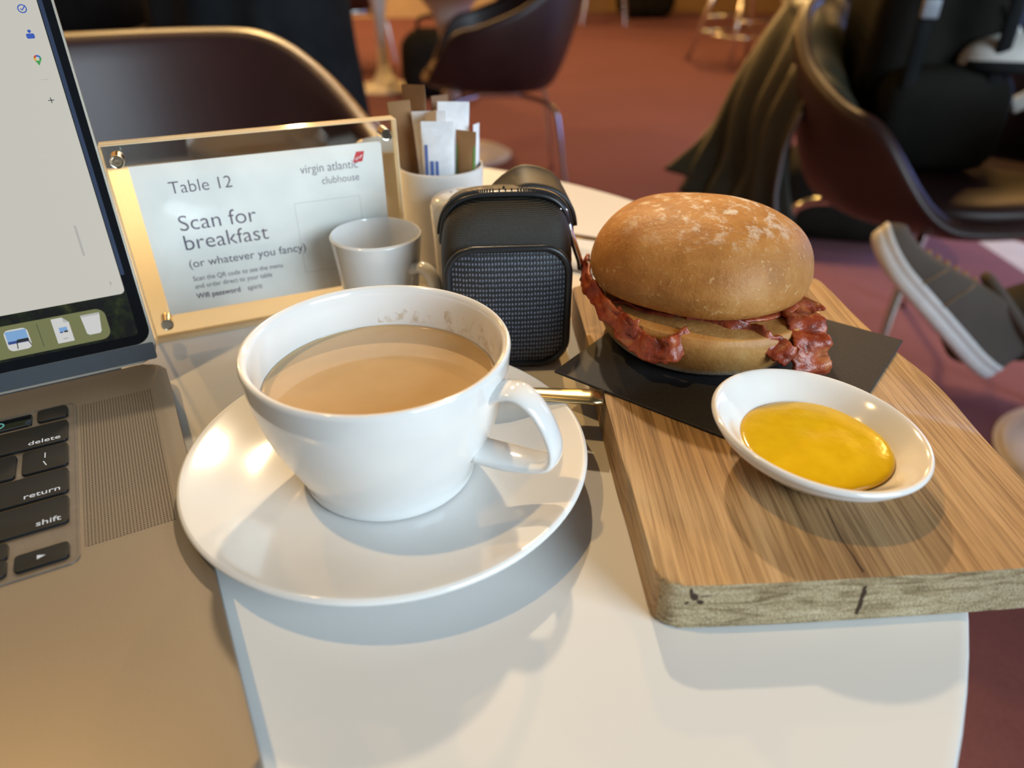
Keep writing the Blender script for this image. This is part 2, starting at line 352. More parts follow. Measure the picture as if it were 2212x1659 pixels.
# ------------------------------------------------------------ setting
struct(obj('floor', box('floor', -7, 1.635, -2.5, 11.2, FL - 0.05, FL), M['carpet'], smooth=False))
struct(obj('floor', box('floor_stone', 1.635, 7, -2.5, 3.9, FL - 0.05, FL), M['stone_floor'], smooth=False))
struct(obj('floor', box('floor_far', 1.635, 7, 3.9, 11.2, FL - 0.05, FL), M['carpet'], smooth=False))
struct(obj('wall_back', box('wall_back', -0.2, 7, 10.7, 10.85, FL, 2.3), M['wall_brown'], smooth=False))
struct(obj('wall_back_left', box('wall_back_left', -7, -0.2, 10.0, 10.15, FL, 2.3), M['wall_beige_lit'], smooth=False))
struct(obj('wall_right', box('wall_right', 1.95, 7, 4.1, 4.25, FL, 2.3), M['wall_cream'], smooth=False))
struct(obj('wall_left', box('wall_left', -5.2, -5.05, -2.5, 10.0, FL, 2.3), M['wall_beige_lit'], smooth=False))

# ------------------------------------------------------------ the table
def tulip(name, label, loc, top_r, group=None, base_r=0.26):
    t = thing(name, label, 'table', (loc[0], loc[1], FL), 0, group)
    h = -FL
    obj('pedestal', lathe('pedestal', rprof([(0, 0), (base_r * 0.96, 0), (base_r, 0.006), (base_r * 0.93, 0.016), (base_r * 0.5, 0.030), (0.075, 0.062), (0.042, 0.13), (0.032, 0.25), (0.033, 0.38), (0.045, 0.50), (0.075, 0.60), (0.13, h - 0.045), (0.17, h - 0.02), (0, h - 0.02)], 5), 48), M['white_metal'], t)
    o = obj('table_top', lathe('table_top', [(0, h - 0.022), (top_r - 0.06, h - 0.022), (top_r - 0.006, h - 0.010), (top_r - 0.001, h - 0.006), (top_r, h - 0.0035), (top_r - 0.0012, h - 0.001), (top_r - 0.004, h), (0, h)], 160), M['laminate'], t)
    sharp(o, 30)
    return t
tulip('tulip_table', 'round white laminate table holding the laptop, the coffee and the bacon roll', (-0.2035, 0.3465), 0.4050)

# ------------------------------------------------------------ cup, saucer, spoon
CX, CY = -0.0508, 0.2335
sauc = thing('saucer', 'wide white porcelain saucer under the full coffee cup', 'saucer', (CX, CY, 0))
obj('dish', lathe('dish', rprof([(0, 0.0045), (0.028, 0.0042), (0.031, 0.0006), (0.034, 0.0004), (0.037, 0.0034), (0.055, 0.0066), (0.072, 0.0117), (0.0800, 0.0152), (0.0814, 0.0164), (0.0817, 0.0175), (0.0808, 0.0185), (0.0790, 0.0185), (0.0700, 0.0156), (0.0560, 0.0110), (0.044, 0.0086), (0.034, 0.0076), (0.018, 0.0074), (0, 0.0074)], 5), 128), M['porcelain'], sauc)

cup = thing('coffee_cup', 'wide white porcelain cup of milky coffee on a saucer', 'cup', (CX, CY, 0.0076))
zb = 0.0076
prof = [(0, 0.0125), (0.029, 0.0122), (0.0315, 0.0085), (0.0335, 0.0078), (0.0349, 0.0090), (0.0356, 0.0130), (0.0392, 0.0215), (0.0436, 0.0320), (0.0470, 0.0430), (0.0492, 0.0545), (0.0502, 0.0640), (0.0503, 0.0664), (0.0495, 0.0676), (0.0481, 0.0672), (0.0470, 0.0650), (0.0460, 0.0560), (0.0436, 0.0440), (0.0400, 0.0330), (0.0340, 0.0230), (0.022, 0.0170), (0, 0.0160)]
obj('cup_body', lathe('cup_body', [(r, z - zb) for r, z in rprof(prof, 5)], 128), M['porcelain'], cup)
# handle: flat band, sweeping out and back down
ha = R(-22.8); hx = Vector((math.cos(ha), math.sin(ha), 0))
hp = [(0.0455, 0.0540), (0.0510, 0.0580), (0.0580, 0.0590), (0.0645, 0.0545), (0.0695, 0.0465), (0.0722, 0.0380), (0.0705, 0.0318), (0.0620, 0.0292), (0.0520, 0.0285), (0.0415, 0.0285)]
hp = smooth_prof(hp, 5)
path = [hx * r + Vector((0, 0, z - zb)) for r, z in hp]
side = Vector((-hx.y, hx.x, 0))
wd = [0.0078 - 0.0022 * math.sin(pi * min(i / (len(path) - 1) * 1.15, 1)) for i in range(len(path))]
obj('handle', tube('handle', path, [w_ * 0.37 for w_ in wd], 20, flat=(side, 2.7)), M['porcelain'], cup)
obj('coffee', lathe('coffee', rprof([(0, 0.0500), (0.030, 0.0500), (0.0425, 0.0500), (0.0444, 0.0504), (0.0448, 0.0508)], 4), 96, M=Matrix.Translation((0, 0, -zb))), M['coffee'], cup)
# dried coffee marks on the inside wall
def stain(a0, a1, z0, z1, nn):
    def f(u, v):
        a = R(a0 + (a1 - a0) * u); zm = z0 + (z1 - z0) * v * (0.55 + 0.45 * noise.noise((u * 9, nn, 0)))
        # inner radius at zm
        r = 0.0436 + (zm - 0.0440) / (0.0560 - 0.0440) * (0.0460 - 0.0436) if zm < 0.0560 else 0.0460 + (zm - 0.0560) / 0.009 * 0.0010
        r -= 0.00022
        return (r * math.cos(a), r * math.sin(a), zm - zb)
    return grid('stain', f, 30, 5)
t = NT('stain_film'); nt = t.t; v = t.obj(); nn = t.noise(v, 260, 4, 0.6); rp = t.ramp(nn, [(0.46, (0, 0, 0)), (0.66, (0.38, 0.38, 0.38))])
t.col((0.62, 0.42, 0.20)).set(rough=0.25); t.l(rp, t.b.inputs['Alpha']); M['stain_film'] = t.m
obj('coffee_stain', stain(18, 62, 0.0512, 0.0655, 3), M['stain_film'], cup)
obj('coffee_stain', stain(70, 100, 0.0520, 0.0600, 8), M['stain_film'], cup)

M['steel_warm_reflect'] = plain('steel_warm_reflect', (0.82, 0.66, 0.36), 0.24, 1.0)  # warm lamp reflection put into the metal's base colour
sp = thing('teaspoon', 'shiny metal teaspoon with its warm reflection painted gold, lying on the saucer behind the coffee cup', 'spoon', (0.0, 0.0, 0.0))
A = Vector((0.0412, 0.2655, 0.0205)); B = Vector((-0.085, 0.286, 0.0165)); d = (B - A)
pts = [A + d * (i / 20) for i in range(21)]
rw = [0.0056 if i < 3 else 0.0054 - 0.0030 * min((i - 2) / 9, 1) for i in range(16)] + [0.003, 0.0045, 0.0062, 0.0064, 0.0045]
obj('handle', tube('spoon_handle', pts[:17], [r * 0.40 for r in rw[:17]], 16, flat=((0, 1, 0.0), 2.5)), M['steel_warm_reflect'], sp)
obj('bowl', superell('spoon_bowl', 0.016, 0.0095, 0.0028, 1, 1, 24, 12, M=Matrix.Translation(B + Vector((0.008, -0.001, -0.0006))) @ Matrix.Rotation(R(170), 4, 'Z')), M['steel_warm_reflect'], sp)

# ------------------------------------------------------------ laptop
lp = thing('laptop', 'open grey metal laptop showing a white page, black keyboard, at table edge', 'laptop', (-0.1797, 0.3131, 0), R(28.16))
W, Dp, T = 0.358, 0.246, 0.012
base = sharp(obj('base', prism('base', rrect(-W + 0.0015, 0.0015, -Dp, 0.0, 0.010), 0.0012, T, 0.0022, 3), M['aluminium'], lp), 30)
for x in (-0.02, -0.338):
    for y in (-0.02, -0.225): obj('foot', lathe('foot', [(0, 0), (0.007, 0), (0.0075, 0.0012), (0, 0.0013)], 20, M=Matrix.Translation((x, y, 0))), M['rubber'], lp)
# keyboard well, a shallow raised lip and dark tray
def ring_frame(name, o, i, z0, z1):
    n = len(o); v = [(x, y, z0) for x, y in o] + [(x, y, z1) for x, y in o] + [(x, y, z1) for x, y in i] + [(x, y, z0) for x, y in i]; f = []
    for k in range(n):
        j = (k + 1) % n
        for a, b in ((0, 1), (1, 2), (2, 3), (3, 0)): f.append((a * n + k, a * n + j, b * n + j, b * n + k))
    return mesh(name, v, f)
obj('keyboard_tray', prism('tray', rrect(-0.3160, -0.0395, -0.1345, -0.0235, 0.003), T - 0.0002, T + 0.00025, 0.0), M['key_well'], base, smooth=False)
obj('tray_lip', ring_frame('lip', rrect(-0.3168, -0.0387, -0.1353, -0.0227, 0.0036), rrect(-0.3160, -0.0395, -0.1345, -0.0235, 0.003), T - 0.0003, T + 0.0006), M['key_well'], base, smooth=False)
keymesh = {}
def key(x0, x1, y0, y1, name='key', mat='key', h=0.0013):
    k = (round(x1 - x0, 5), round(y1 - y0, 5), h)
    if k not in keymesh:
        keymesh[k] = prism('key', rrect(-k[0] / 2, k[0] / 2, -k[1] / 2, k[1] / 2, 0.0016, 4), 0, h, 0.0003, 2)
        keymesh[k].materials.append(M[mat])
    return sharp(obj(name, keymesh[k], None, lp, loc=((x0 + x1) / 2, (y0 + y1) / 2, T + 0.00025)), 40)
def legend(k, s, size, right=True, dx=0, dy=0, sx=1.15):
    w2, h2 = k.dimensions.x / 2, k.dimensions.y / 2
    me = text_mesh('legend', s, size, Matrix.Translation((dx, dy, 0.00136)), 'RIGHT' if right else 'CENTER', thin=0.00002, ext=0.00002, sx=sx)
    return obj('legend', me, M['legend'], k, smooth=False)
XR, XL, PX, KH = -0.0420, -0.3135, 0.0191, 0.0165
rows = [(-0.0387, [28.3] + [16.6] * 12 + [16.6]), (-0.0577, [16.6] * 13 + [26.5]), (-0.0767, [31.0] + [16.6] * 11 + [31.6]), (-0.0957, [42.0] + [16.6] * 10 + [42.0])]
bpy.context.view_layer.update()
K = {}
for ri, (yt, ws) in enumerate(rows):
    x = XR; tot = sum(ws) / 1000; gap = ((XR - XL) - tot) / (len(ws) - 1)
    for ci, wk in enumerate(ws):
        wk /= 1000; K[(ri, ci)] = key(x - wk, x, yt - KH, yt); x -= wk + gap
# bottom row: arrows (half height), modifiers, space
yb, ym, y1 = -0.1322, -0.12385, -0.1147
for i, (yy0, yy1) in enumerate(((yb, ym + 0.0002), (yb, ym + 0.0002), (yb, ym + 0.0002))): K[('arr', i)] = key(XR - 0.0169 - i * PX, XR - i * PX, yy0, yy1)
K[('arr', 3)] = key(XR - 0.0169 - PX, XR - PX, ym + 0.0006, y1)
x = XR - 3 * PX
for wk in (16.6, 20.5, 98.5, 20.5, 16.6, 16.6, 16.6):
    wk /= 1000; key(x - wk, x, y1 - KH - 0.0009, y1); x -= wk + 0.0025
pw = key(-0.0540, -0.0420, -0.0352, -0.0258, 'power_key')
tbm = prism('touch_bar', rrect(-0.3000, -0.0562, -0.0352, -0.0258, 0.0012, 4), T + 0.0002, T + 0.0010, 0.0002)
tb = obj('touch_bar', tbm, M['glass_black'], lp)
obj('touch_bar_icon', tube('tbi', [(-0.0690 + 0.0021 * math.cos(a * pi / 8), -0.0305 + 0.0021 * math.sin(a * pi / 8), T + 0.00105) for a in range(16)], 0.0003, 6, True), glow('teal_icon', (0.10, 0.40, 0.36)), tb)
key(-0.3135, -0.3030, -0.0352, -0.0258, 'escape_key')
legend(K[(0, 0)], 'delete', 0.0043, dx=0.0116, dy=-0.0064)
legend(K[(2, 0)], 'return', 0.0043, dx=0.0130, dy=-0.0064)
legend(K[(3, 0)], 'shift', 0.0043, dx=0.0186, dy=-0.0064)
legend(K[(1, 0)], '|', 0.0042, False, dy=0.0010); legend(K[(1, 0)], '\\', 0.0048, False, dy=-0.0056)
obj('legend', mesh('legend', [(-0.0014, 0.0011, 0.00137), (-0.0014, -0.0011, 0.00137), (0.0013, 0, 0.00137)], [(0, 1, 2)]), M['legend'], K[('arr', 0)], smooth=False)
obj('legend', mesh('legend', [(-0.0011, -0.001, 0.00137), (0.0011, -0.001, 0.00137), (0, 0.0014, 0.00137)], [(0, 1, 2)]), M['legend'], K[('arr', 3)], smooth=False)
obj('speaker_grille', prism('grille', rrect(-0.0374, -0.0065, -0.1285, -0.0270, 0.0008), T - 0.0002, T + 0.00006, 0), M['grille'], base, smooth=False)
obj('speaker_grille', prism('grille', rrect(-0.3490, -0.3190, -0.1285, -0.0270, 0.0008), T - 0.0002, T + 0.00006, 0), M['grille'], base, smooth=False)
obj('trackpad', prism('trackpad', rrect(-0.2580, -0.0970, -0.2400, -0.1420, 0.004), T - 0.0002, T + 0.00015, 0.0001, 1), M['aluminium'], lp, smooth=False)
# hinge bar and lid
obj('hinge', box('hinge', -0.338, -0.0185, 0.0002, 0.0070, T - 0.006, T + 0.0004, 0.0014, 3), M['dark_hinge'], lp)
lid = obj('lid', prism('lid', rrect(-0.3565, 0.0, 0.0005, 0.2465, 0.009, 8), 0, 0.0042, 0.0009, 3, Matrix.Rotation(R(90), 4, 'X') @ Matrix.Translation((0, 0, -0.0042))), M['aluminium'], lp, loc=(0, 0.0, T), rot=(R(-18), 0, 0))
sharp(lid, 30)
# lid local: x along, z up the screen, front face at y = 0 (towards the user is -y)
def panel(name, P, y, mat, th=0.0001):
    return obj(name, prism(name, P, 0, th, 0, M=Matrix.Translation((0, y, 0)) @ Matrix.Rotation(R(90), 4, 'X')), mat, lid, smooth=False)
panel('bezel', rrect(-0.3555, -0.0010, 0.0102, 0.2455, 0.0075, 8), 0.0, M['glass_black'], 0.00015)
panel('lower_bezel', rrect(-0.3555, -0.0010, 0.0015, 0.0101, 0.001, 3), 0.0, M['dark_hinge'], 0.00012)
t = NT('wallpaper'); v = t.obj(); n1 = t.noise(v, 130, 4, 0.6); t.col((0.01, 0.01, 0.01)).set(rough=0.12); t.l(t.ramp(n1, [(0.45, (0.003, 0.003, 0.003)), (0.60, (0.012, 0.018, 0.004)), (0.72, (0.045, 0.055, 0.012))]), t.b.inputs['Emission Color']); t.b.inputs['Emission Strength'].default_value = 1; M['wallpaper'] = t.m
panel('display', rrect(-0.3500, -0.0062, 0.0150, 0.2400, 0.002, 4), -0.00016, M['wallpaper'], 0.0001)
page = glow('page', (0.66, 0.64, 0.565)); navy = glow('navy_edge', (0.012, 0.03, 0.085))
panel('browser_page', rrect(-0.3480, -0.0066, 0.0362, 0.2330, 0.0022, 4), -0.00027, page, 0.00008)
panel('bezel_strip', rrect(-0.0062, -0.0045, 0.0450, 0.2330, 0.0006, 2), -0.00017, navy, 0.00005)  # narrow navy strip on the bezel beside the page
Y0 = -0.00036
blue = glow('icon_blue', (0.03, 0.10, 0.52)); grey = glow('icon_grey', (0.40, 0.39, 0.37)); dark = glow('icon_dark', (0.03, 0.03, 0.03)); greyl = glow('icon_pale', (0.50, 0.485, 0.45))
def icon_ring(cx, cz, r, wd_, mat, a0=0, a1=360, name='page_icon'):
    nseg = 24; v, f = [], []
    for i in range(nseg + 1):
        a = R(a0 + (a1 - a0) * i / nseg)
        for q in (r, r - wd_): v.append((cx + q * math.cos(a), Y0, cz + q * math.sin(a)))
    for i in range(nseg): f.append((2 * i, 2 * i + 2, 2 * i + 3, 2 * i + 1))
    return obj(name, mesh(name, v, f), mat, lid, smooth=False)
def icon_poly(P, mat, name='page_icon', dy=0.0): return obj(name, mesh(name, [(x, Y0 - dy, z) for x, z in P], [tuple(range(len(P)))]), mat, lid, smooth=False)
def bar(x0, z0, x1, z1, w_, mat, name='page_icon', dy=0.0):
    d_ = Vector((x1 - x0, z1 - z0)).normalized() * w_ / 2; n_ = Vector((-d_.y, d_.x))
    return icon_poly([(x0 + n_.x, z0 + n_.y), (x0 - n_.x, z0 - n_.y), (x1 - n_.x, z1 - n_.y), (x1 + n_.x, z1 + n_.y)], mat, name, dy)
icon_ring(-0.0130, 0.1643, 0.0018, 0.00045, blue); bar(-0.0137, 0.1644, -0.0131, 0.1637, 0.0004, blue); bar(-0.0131, 0.1637, -0.0116, 0.1656, 0.0004, blue)
icon_poly([(-0.0130 + 0.0007 * math.cos(a * pi / 6), 0.1552 + 0.0007 * math.sin(a * pi / 6)) for a in range(12)], blue)
icon_poly(rrect(-0.0146, -0.0114, 0.1522, 0.1543, 0.0006, 3), blue)
for a0, a1, cc in ((20, 100, (0.03, 0.16, 0.60)), (100, 160, (0.60, 0.05, 0.03)), (160, 230, (0.75, 0.42, 0.02)), (-50, 20, (0.05, 0.36, 0.08))): icon_ring(-0.0130, 0.1440, 0.0015, 0.0008, glow('pin', cc), a0, a1)
icon_poly([(-0.0142, 0.1432), (-0.0119, 0.1431), (-0.0130, 0.1410)], glow('pin_green', (0.05, 0.36, 0.08)))
bar(-0.0142, 0.1352, -0.0112, 0.1352, 0.00015, grey)
bar(-0.0139, 0.1264, -0.0115, 0.1264, 0.00035, dark); bar(-0.0127, 0.1252, -0.0127, 0.1276, 0.00035, dark)
icon_poly(rrect(-0.0194, -0.0184, 0.0567, 0.0712, 0.00045, 3), greyl, 'scroll_bar')
bar(-0.0120, 0.0430, -0.0112, 0.0421, 0.0004, grey); bar(-0.0112, 0.0421, -0.0120, 0.0412, 0.0004, grey)
dock = panel('dock', rrect(-0.3300, -0.0178, 0.0163, 0.0314, 0.0042, 6), -0.00027, glow('dock_green', (0.19, 0.20, 0.075)), 0.00006)
icw = glow('icon_white', (0.70, 0.70, 0.68)); sky = glow('icon_sky', (0.22, 0.42, 0.72)); sea = glow('icon_sea', (0.03, 0.07, 0.26)); icb = glow('icon_black', (0.01, 0.012, 0.01)); shade = glow('icon_shade', (0.52, 0.52, 0.50))
icon_poly(rrect(-0.0607, -0.0510, 0.0192, 0.0292, 0.0022, 5), icw, 'picture_icon')
icon_poly([(-0.0601, 0.0238), (-0.0516, 0.0238), (-0.0516, 0.0285), (-0.0601, 0.0285)], sky, 'picture_icon', 0.00004)
icon_poly([(-0.0601, 0.0225), (-0.0516, 0.0225), (-0.0516, 0.0238), (-0.0601, 0.0238)], sea, 'picture_icon', 0.00004)
icon_poly([(-0.0568, 0.0228), (-0.0518, 0.0228), (-0.0516, 0.0242), (-0.0562, 0.0242)], icb, 'picture_icon', 0.00007)
bar(-0.0566, 0.0228, -0.0570, 0.0199, 0.0004, icb, 'picture_icon', 0.00007); bar(-0.0519, 0.0228, -0.0512, 0.0205, 0.0004, icb, 'picture_icon', 0.00007)
bar(-0.0467, 0.0296, -0.0467, 0.0186, 0.0002, icb, 'dock_separator')
icon_poly([(-0.0407, 0.0185), (-0.0337, 0.0185), (-0.0337, 0.0278), (-0.0360, 0.0304), (-0.0407, 0.0304)], icw, 'document_icon')
icon_poly([(-0.0337, 0.0278), (-0.0360, 0.0304), (-0.0359, 0.0279)], shade, 'document_icon', 0.00004)
icon_poly([(-0.0386, 0.0238), (-0.0352, 0.0238), (-0.0352, 0.0258), (-0.0386, 0.0258)], sky, 'document_icon', 0.00004)
bar(-0.0386, 0.0235, -0.0372, 0.0235, 0.0006, sea, 'document_icon', 0.00005); bar(-0.0368, 0.0236, -0.0352, 0.0236, 0.0008, icb, 'document_icon', 0.00005); bar(-0.0380, 0.0203, -0.0360, 0.0203, 0.0007, shade, 'document_icon', 0.00005)
icon_poly([(-0.0278, 0.0206), (-0.0268, 0.0197), (-0.0222, 0.0197), (-0.0214, 0.0206), (-0.0201, 0.0296), (-0.0284, 0.0296)], icw, 'trash_icon')
icon_poly([(-0.0280, 0.0286), (-0.0204, 0.0286), (-0.0201, 0.0296), (-0.0284, 0.0296)], shade, 'trash_icon', 0.00004)

# ------------------------------------------------------------ table sign
ca = R(24.03)
sg = thing('table_sign', 'clear acrylic table sign with a white printed card and metal magnets', 'sign', (-0.1982, 0.3522, 0), ca)
SW0, SW1, SH = -0.0025, 0.1465, 0.1092
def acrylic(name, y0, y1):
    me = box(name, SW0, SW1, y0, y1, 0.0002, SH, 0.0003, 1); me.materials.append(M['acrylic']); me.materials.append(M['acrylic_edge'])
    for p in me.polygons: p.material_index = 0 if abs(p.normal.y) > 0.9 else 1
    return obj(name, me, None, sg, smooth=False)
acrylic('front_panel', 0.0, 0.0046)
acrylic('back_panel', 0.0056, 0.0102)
card = obj('card', box('card', 0.0078, 0.1378, 0.0048, 0.0052, 0.0138, 0.0970), M['paper'], sg, smooth=False)
Mc = Matrix.Translation((0, 0.00475, 0)) @ Matrix.Rotation(R(90), 4, 'X')
def ctext(s, x, z, size, align='LEFT', thin=-0.00008, mat='ink', sx=1.0):
    return obj('lettering', text_mesh('lettering', s, size, Mc @ Matrix.Translation((x, z, 0)), align, thin, 0.00003, sx), M[mat], card, smooth=False)
ctext('Table 12', 0.0236, 0.0812, 0.0092, sx=0.98)
ctext('Scan for', 0.0236, 0.0609, 0.0122)
ctext('breakfast', 0.0236, 0.0500, 0.0122)
ctext('(or whatever you fancy)', 0.0236, 0.0398, 0.0066, thin=0.0)
ctext('Scan the QR code to see the menu', 0.0240, 0.0318, 0.0040, thin=0.0, sx=0.86)
ctext('and order direct to your table', 0.0240, 0.0272, 0.0040, thin=0.0, sx=0.86)
ctext('Wifi password', 0.0236, 0.0212, 0.0044, thin=0.00008, sx=0.92)
ctext('spirit', 0.0512, 0.0212, 0.0044, thin=0.0, sx=0.92)
ctext('virgin atlantic', 0.1235, 0.0838, 0.0070, 'RIGHT', thin=-0.00006, sx=0.86)
ctext('clubhouse', 0.1235, 0.0768, 0.0060, 'RIGHT', thin=-0.00006, sx=0.88)
obj('tail_fin_logo', mesh('fin', [(0.1206, 0.00473, 0.0868), (0.1262, 0.00473, 0.0870), (0.1278, 0.00473, 0.0926), (0.1232, 0.00473, 0.0926)], [(0, 1, 2, 3)]), M['ink_red'], card, smooth=False)
obj('tail_fin_script', tube('script', [(0.1222, 0.0047, 0.0880), (0.1230, 0.0047, 0.0894), (0.1233, 0.0047, 0.0880), (0.1242, 0.0047, 0.0898), (0.1247, 0.0047, 0.0888), (0.1262, 0.0047, 0.0906)], 0.0003, 6), M['ink_white'], card)
def frame_sq(x0, x1, z0, z1, w_):
    v = [(x0, z0), (x1, z0), (x1, z1), (x0, z1), (x0 + w_, z0 + w_), (x1 - w_, z0 + w_), (x1 - w_, z1 - w_), (x0 + w_, z1 - w_)]
    return mesh('frame', [(x, 0.00473, z) for x, z in v], [(0, 1, 5, 4), (1, 2, 6, 5), (2, 3, 7, 6), (3, 0, 4, 7)])
obj('printed_frame', frame_sq(0.0850, 0.1225, 0.0260, 0.0680, 0.0003), M['ink_faint'], card, smooth=False)
for x, z in ((0.0040, 0.1010), (0.1405, 0.1010), (0.0052, 0.0105), (0.1405, 0.0105)):
    obj('magnet', lathe('magnet', rprof([(0, -0.0005), (0.0030, -0.0004), (0.0032, 0.0), (0.0032, 0.0086), (0.0029, 0.0090), (0, 0.0090)], 3), 24, M=Matrix.Translation((x, 0.0094, z)) @ Matrix.Rotation(R(90), 4, 'X')), M['steel'], sg)

# ------------------------------------------------------------ espresso cup
ec = thing('espresso_cup', 'small empty white espresso cup standing in front of the table sign', 'cup', (-0.0758, 0.3780, 0))
obj('cup_body', lathe('esp', rprof([(0, 0.003), (0.0155, 0.003), (0.0165, 0.0003), (0.0185, 0.0004), (0.0195, 0.003), (0.0213, 0.018), (0.0232, 0.036), (0.0250, 0.052), (0.0254, 0.0548), (0.0247, 0.0556), (0.0238, 0.0546), (0.0222, 0.038), (0.0200, 0.016), (0.016, 0.008), (0, 0.006)], 5), 72), M['porcelain'], ec)
ea = R(-28); ex = Vector((math.cos(ea), math.sin(ea), 0))
hp = smooth_prof([(0.0225, 0.0385), (0.0280, 0.0410), (0.0340, 0.0395), (0.0375, 0.0335), (0.0380, 0.0265), (0.0350, 0.0195), (0.0290, 0.0155), (0.0205, 0.0150)], 5)
obj('handle', tube('esp_handle', [ex * r + Vector((0, 0, z)) for r, z in hp], 0.0034, 14, flat=((-ex.y, ex.x, 0), 1.25)), M['porcelain'], ec)

# ------------------------------------------------------------ pot with sachets, second pot, shaker
def pot(loc, r, h, label, group=None):
    t = thing('sachet_pot', label, 'pot', (loc[0], loc[1], 0), 0, group)
    obj('pot_body', lathe('pot', rprof([(0, 0.002), (r * 0.86, 0.002), (r * 0.92, 0.0004), (r * 0.95, 0.003), (r * 0.97, h * 0.4), (r, h - 0.002), (r * 0.985, h), (r * 0.955, h - 0.001), (r * 0.93, h * 0.5), (r * 0.90, 0.006), (0, 0.005)], 5), 64), M['porcelain_pot'], t)
    return t
pot((-0.0452, 0.4540), 0.0268, 0.071, 'white porcelain pot stuffed with brown and white sugar sachets')
pot((-0.0835, 0.5060), 0.0250, 0.071, 'plain white pot standing behind the acrylic table sign')
sachets = []
def sachet(x, y, z0, h, w_, rz, lean, leany, mat, label, stripe=None, group=None, bulge=0.0024, side=1):
    s = thing('sugar_sachet', label, 'sachet', (x, y, z0), rz, group)
    s.rotation_euler = (R(lean), R(leany), rz)
    def f(u, v):
        # closed flat tube with crimped ends
        a = 2 * pi * u; k = max(math.sin(pi * min(max((v - 0.06) / 0.88, 0), 1)), 0) ** 0.4
        wob = 0.0007 * noise.noise((x * 900, v * 6, 1))
        return (w_ / 2 * math.cos(a) * (1 - 0.04 * k), (bulge * k + 0.00012) * math.sin(a) + wob, h * v)
    obj('wrapper', grid('wrapper', f, 18, 18, None, True), M[mat], s)
    if stripe:
        for (u0, u1, v0, v1, mm) in stripe:
            def g(u, v):
                xx = (u0 + (u1 - u0) * u) * w_ / 2; vv = v0 + (v1 - v0) * v
                k = max(math.sin(pi * min(max((vv - 0.06) / 0.88, 0), 1)), 0) ** 0.4
                yy = -(bulge * k + 0.00012) * math.sqrt(max(1 - (xx / (w_ / 2)) ** 2, 0.02)) - 0.0002 + 0.0007 * noise.noise((x * 900, vv * 6, 1))
                return (xx, yy, h * vv)
            obj('printed_band', grid('band', g, 6, 12), M[mm], s)
    return s
PXc, PYc = -0.0452, 0.4540
G = 'sugar sachets in the white pot'
sachet(PXc - 0.0170, PYc + 0.004, 0.007, 0.104, 0.014, R(10), 2, -4, 'kraft', 'tall brown sugar sachet leaning against the rim beside the sign', group=G)
sachet(PXc - 0.0120, PYc + 0.010, 0.007, 0.111, 0.016, R(-20), 0, -2, 'kraft_dark', 'tallest brown sugar sachet with a folded top behind the others', group=G)
sachet(PXc - 0.0085, PYc - 0.006, 0.007, 0.100, 0.012, R(60), 4, -1, 'kraft', 'narrow brown sugar sachet edge-on beside the white packets', [(-0.8, -0.2, 0.05, 0.9, 'sachet_green')], group=G)
sachet(PXc - 0.0012, PYc - 0.010, 0.007, 0.096, 0.020, R(4), 5, 1, 'sachet_white', 'white sachet with blue print standing frontmost in the pot', [(-0.80, -0.62, 0.2, 0.86, 'sachet_blue'), (-0.5, -0.28, 0.2, 0.76, 'sachet_blue'), (-0.18, 0.0, 0.1, 0.76, 'sachet_blue'), (0.55, 0.72, 0.1, 0.6, 'sachet_blue')], group=G)
sachet(PXc + 0.0005, PYc - 0.002, 0.007, 0.099, 0.022, R(-6), 2, -3, 'sachet_white', 'plain white sachet tucked behind the blue-printed one', group=G)
sachet(PXc + 0.0055, PYc + 0.006, 0.007, 0.102, 0.020, R(8), 0, 2, 'sachet_white', 'white sachet rising highest of the white packets', group=G)
sachet(PXc + 0.0135, PYc - 0.003, 0.007, 0.088, 0.013, R(-14), 2, 3, 'kraft', 'short brown sachet with green edge at the side of the white packets', [(-0.98, -0.75, 0.05, 0.9, 'sachet_green'), (0.75, 0.98, 0.05, 0.9, 'sachet_green')], group=G)
sachet(PXc + 0.0190, PYc + 0.002, 0.007, 0.089, 0.010, R(70), 1, 4, 'sachet_white', 'thin white sachet seen edge-on at the pot rim', group=G)
sachet(PXc + 0.0010, PYc + 0.014, 0.007, 0.104, 0.012, R(30), -1, 0, 'kraft_dark', 'brown sachet corner showing between the white packets at the back', group=G)

sh = thing('salt_shaker', 'white porcelain shaker with pierced domed top beside the black pouch', 'shaker', (-0.0285, 0.4040, 0))
obj('shaker_body', lathe('shaker', rprof([(0, 0.001), (0.0150, 0.001), (0.0160, 0.0004), (0.0168, 0.002), (0.0175, 0.02), (0.0182, 0.045), (0.0190, 0.060), (0.0188, 0.064), (0.0168, 0.0675), (0.0110, 0.0700), (0, 0.0708)], 5), 56), M['porcelain'], sh)
for i in range(7):
    a = i * pi / 3; r_ = 0 if i == 6 else 0.0062
    obj('hole', lathe('hole', [(0, 0), (0.0009, 0), (0.0009, 0.0004), (0, 0.0004)], 12, M=Matrix.Translation((r_ * math.cos(a), r_ * math.sin(a), 0.0706 if i == 6 else 0.0701))), M['crack'], sh)

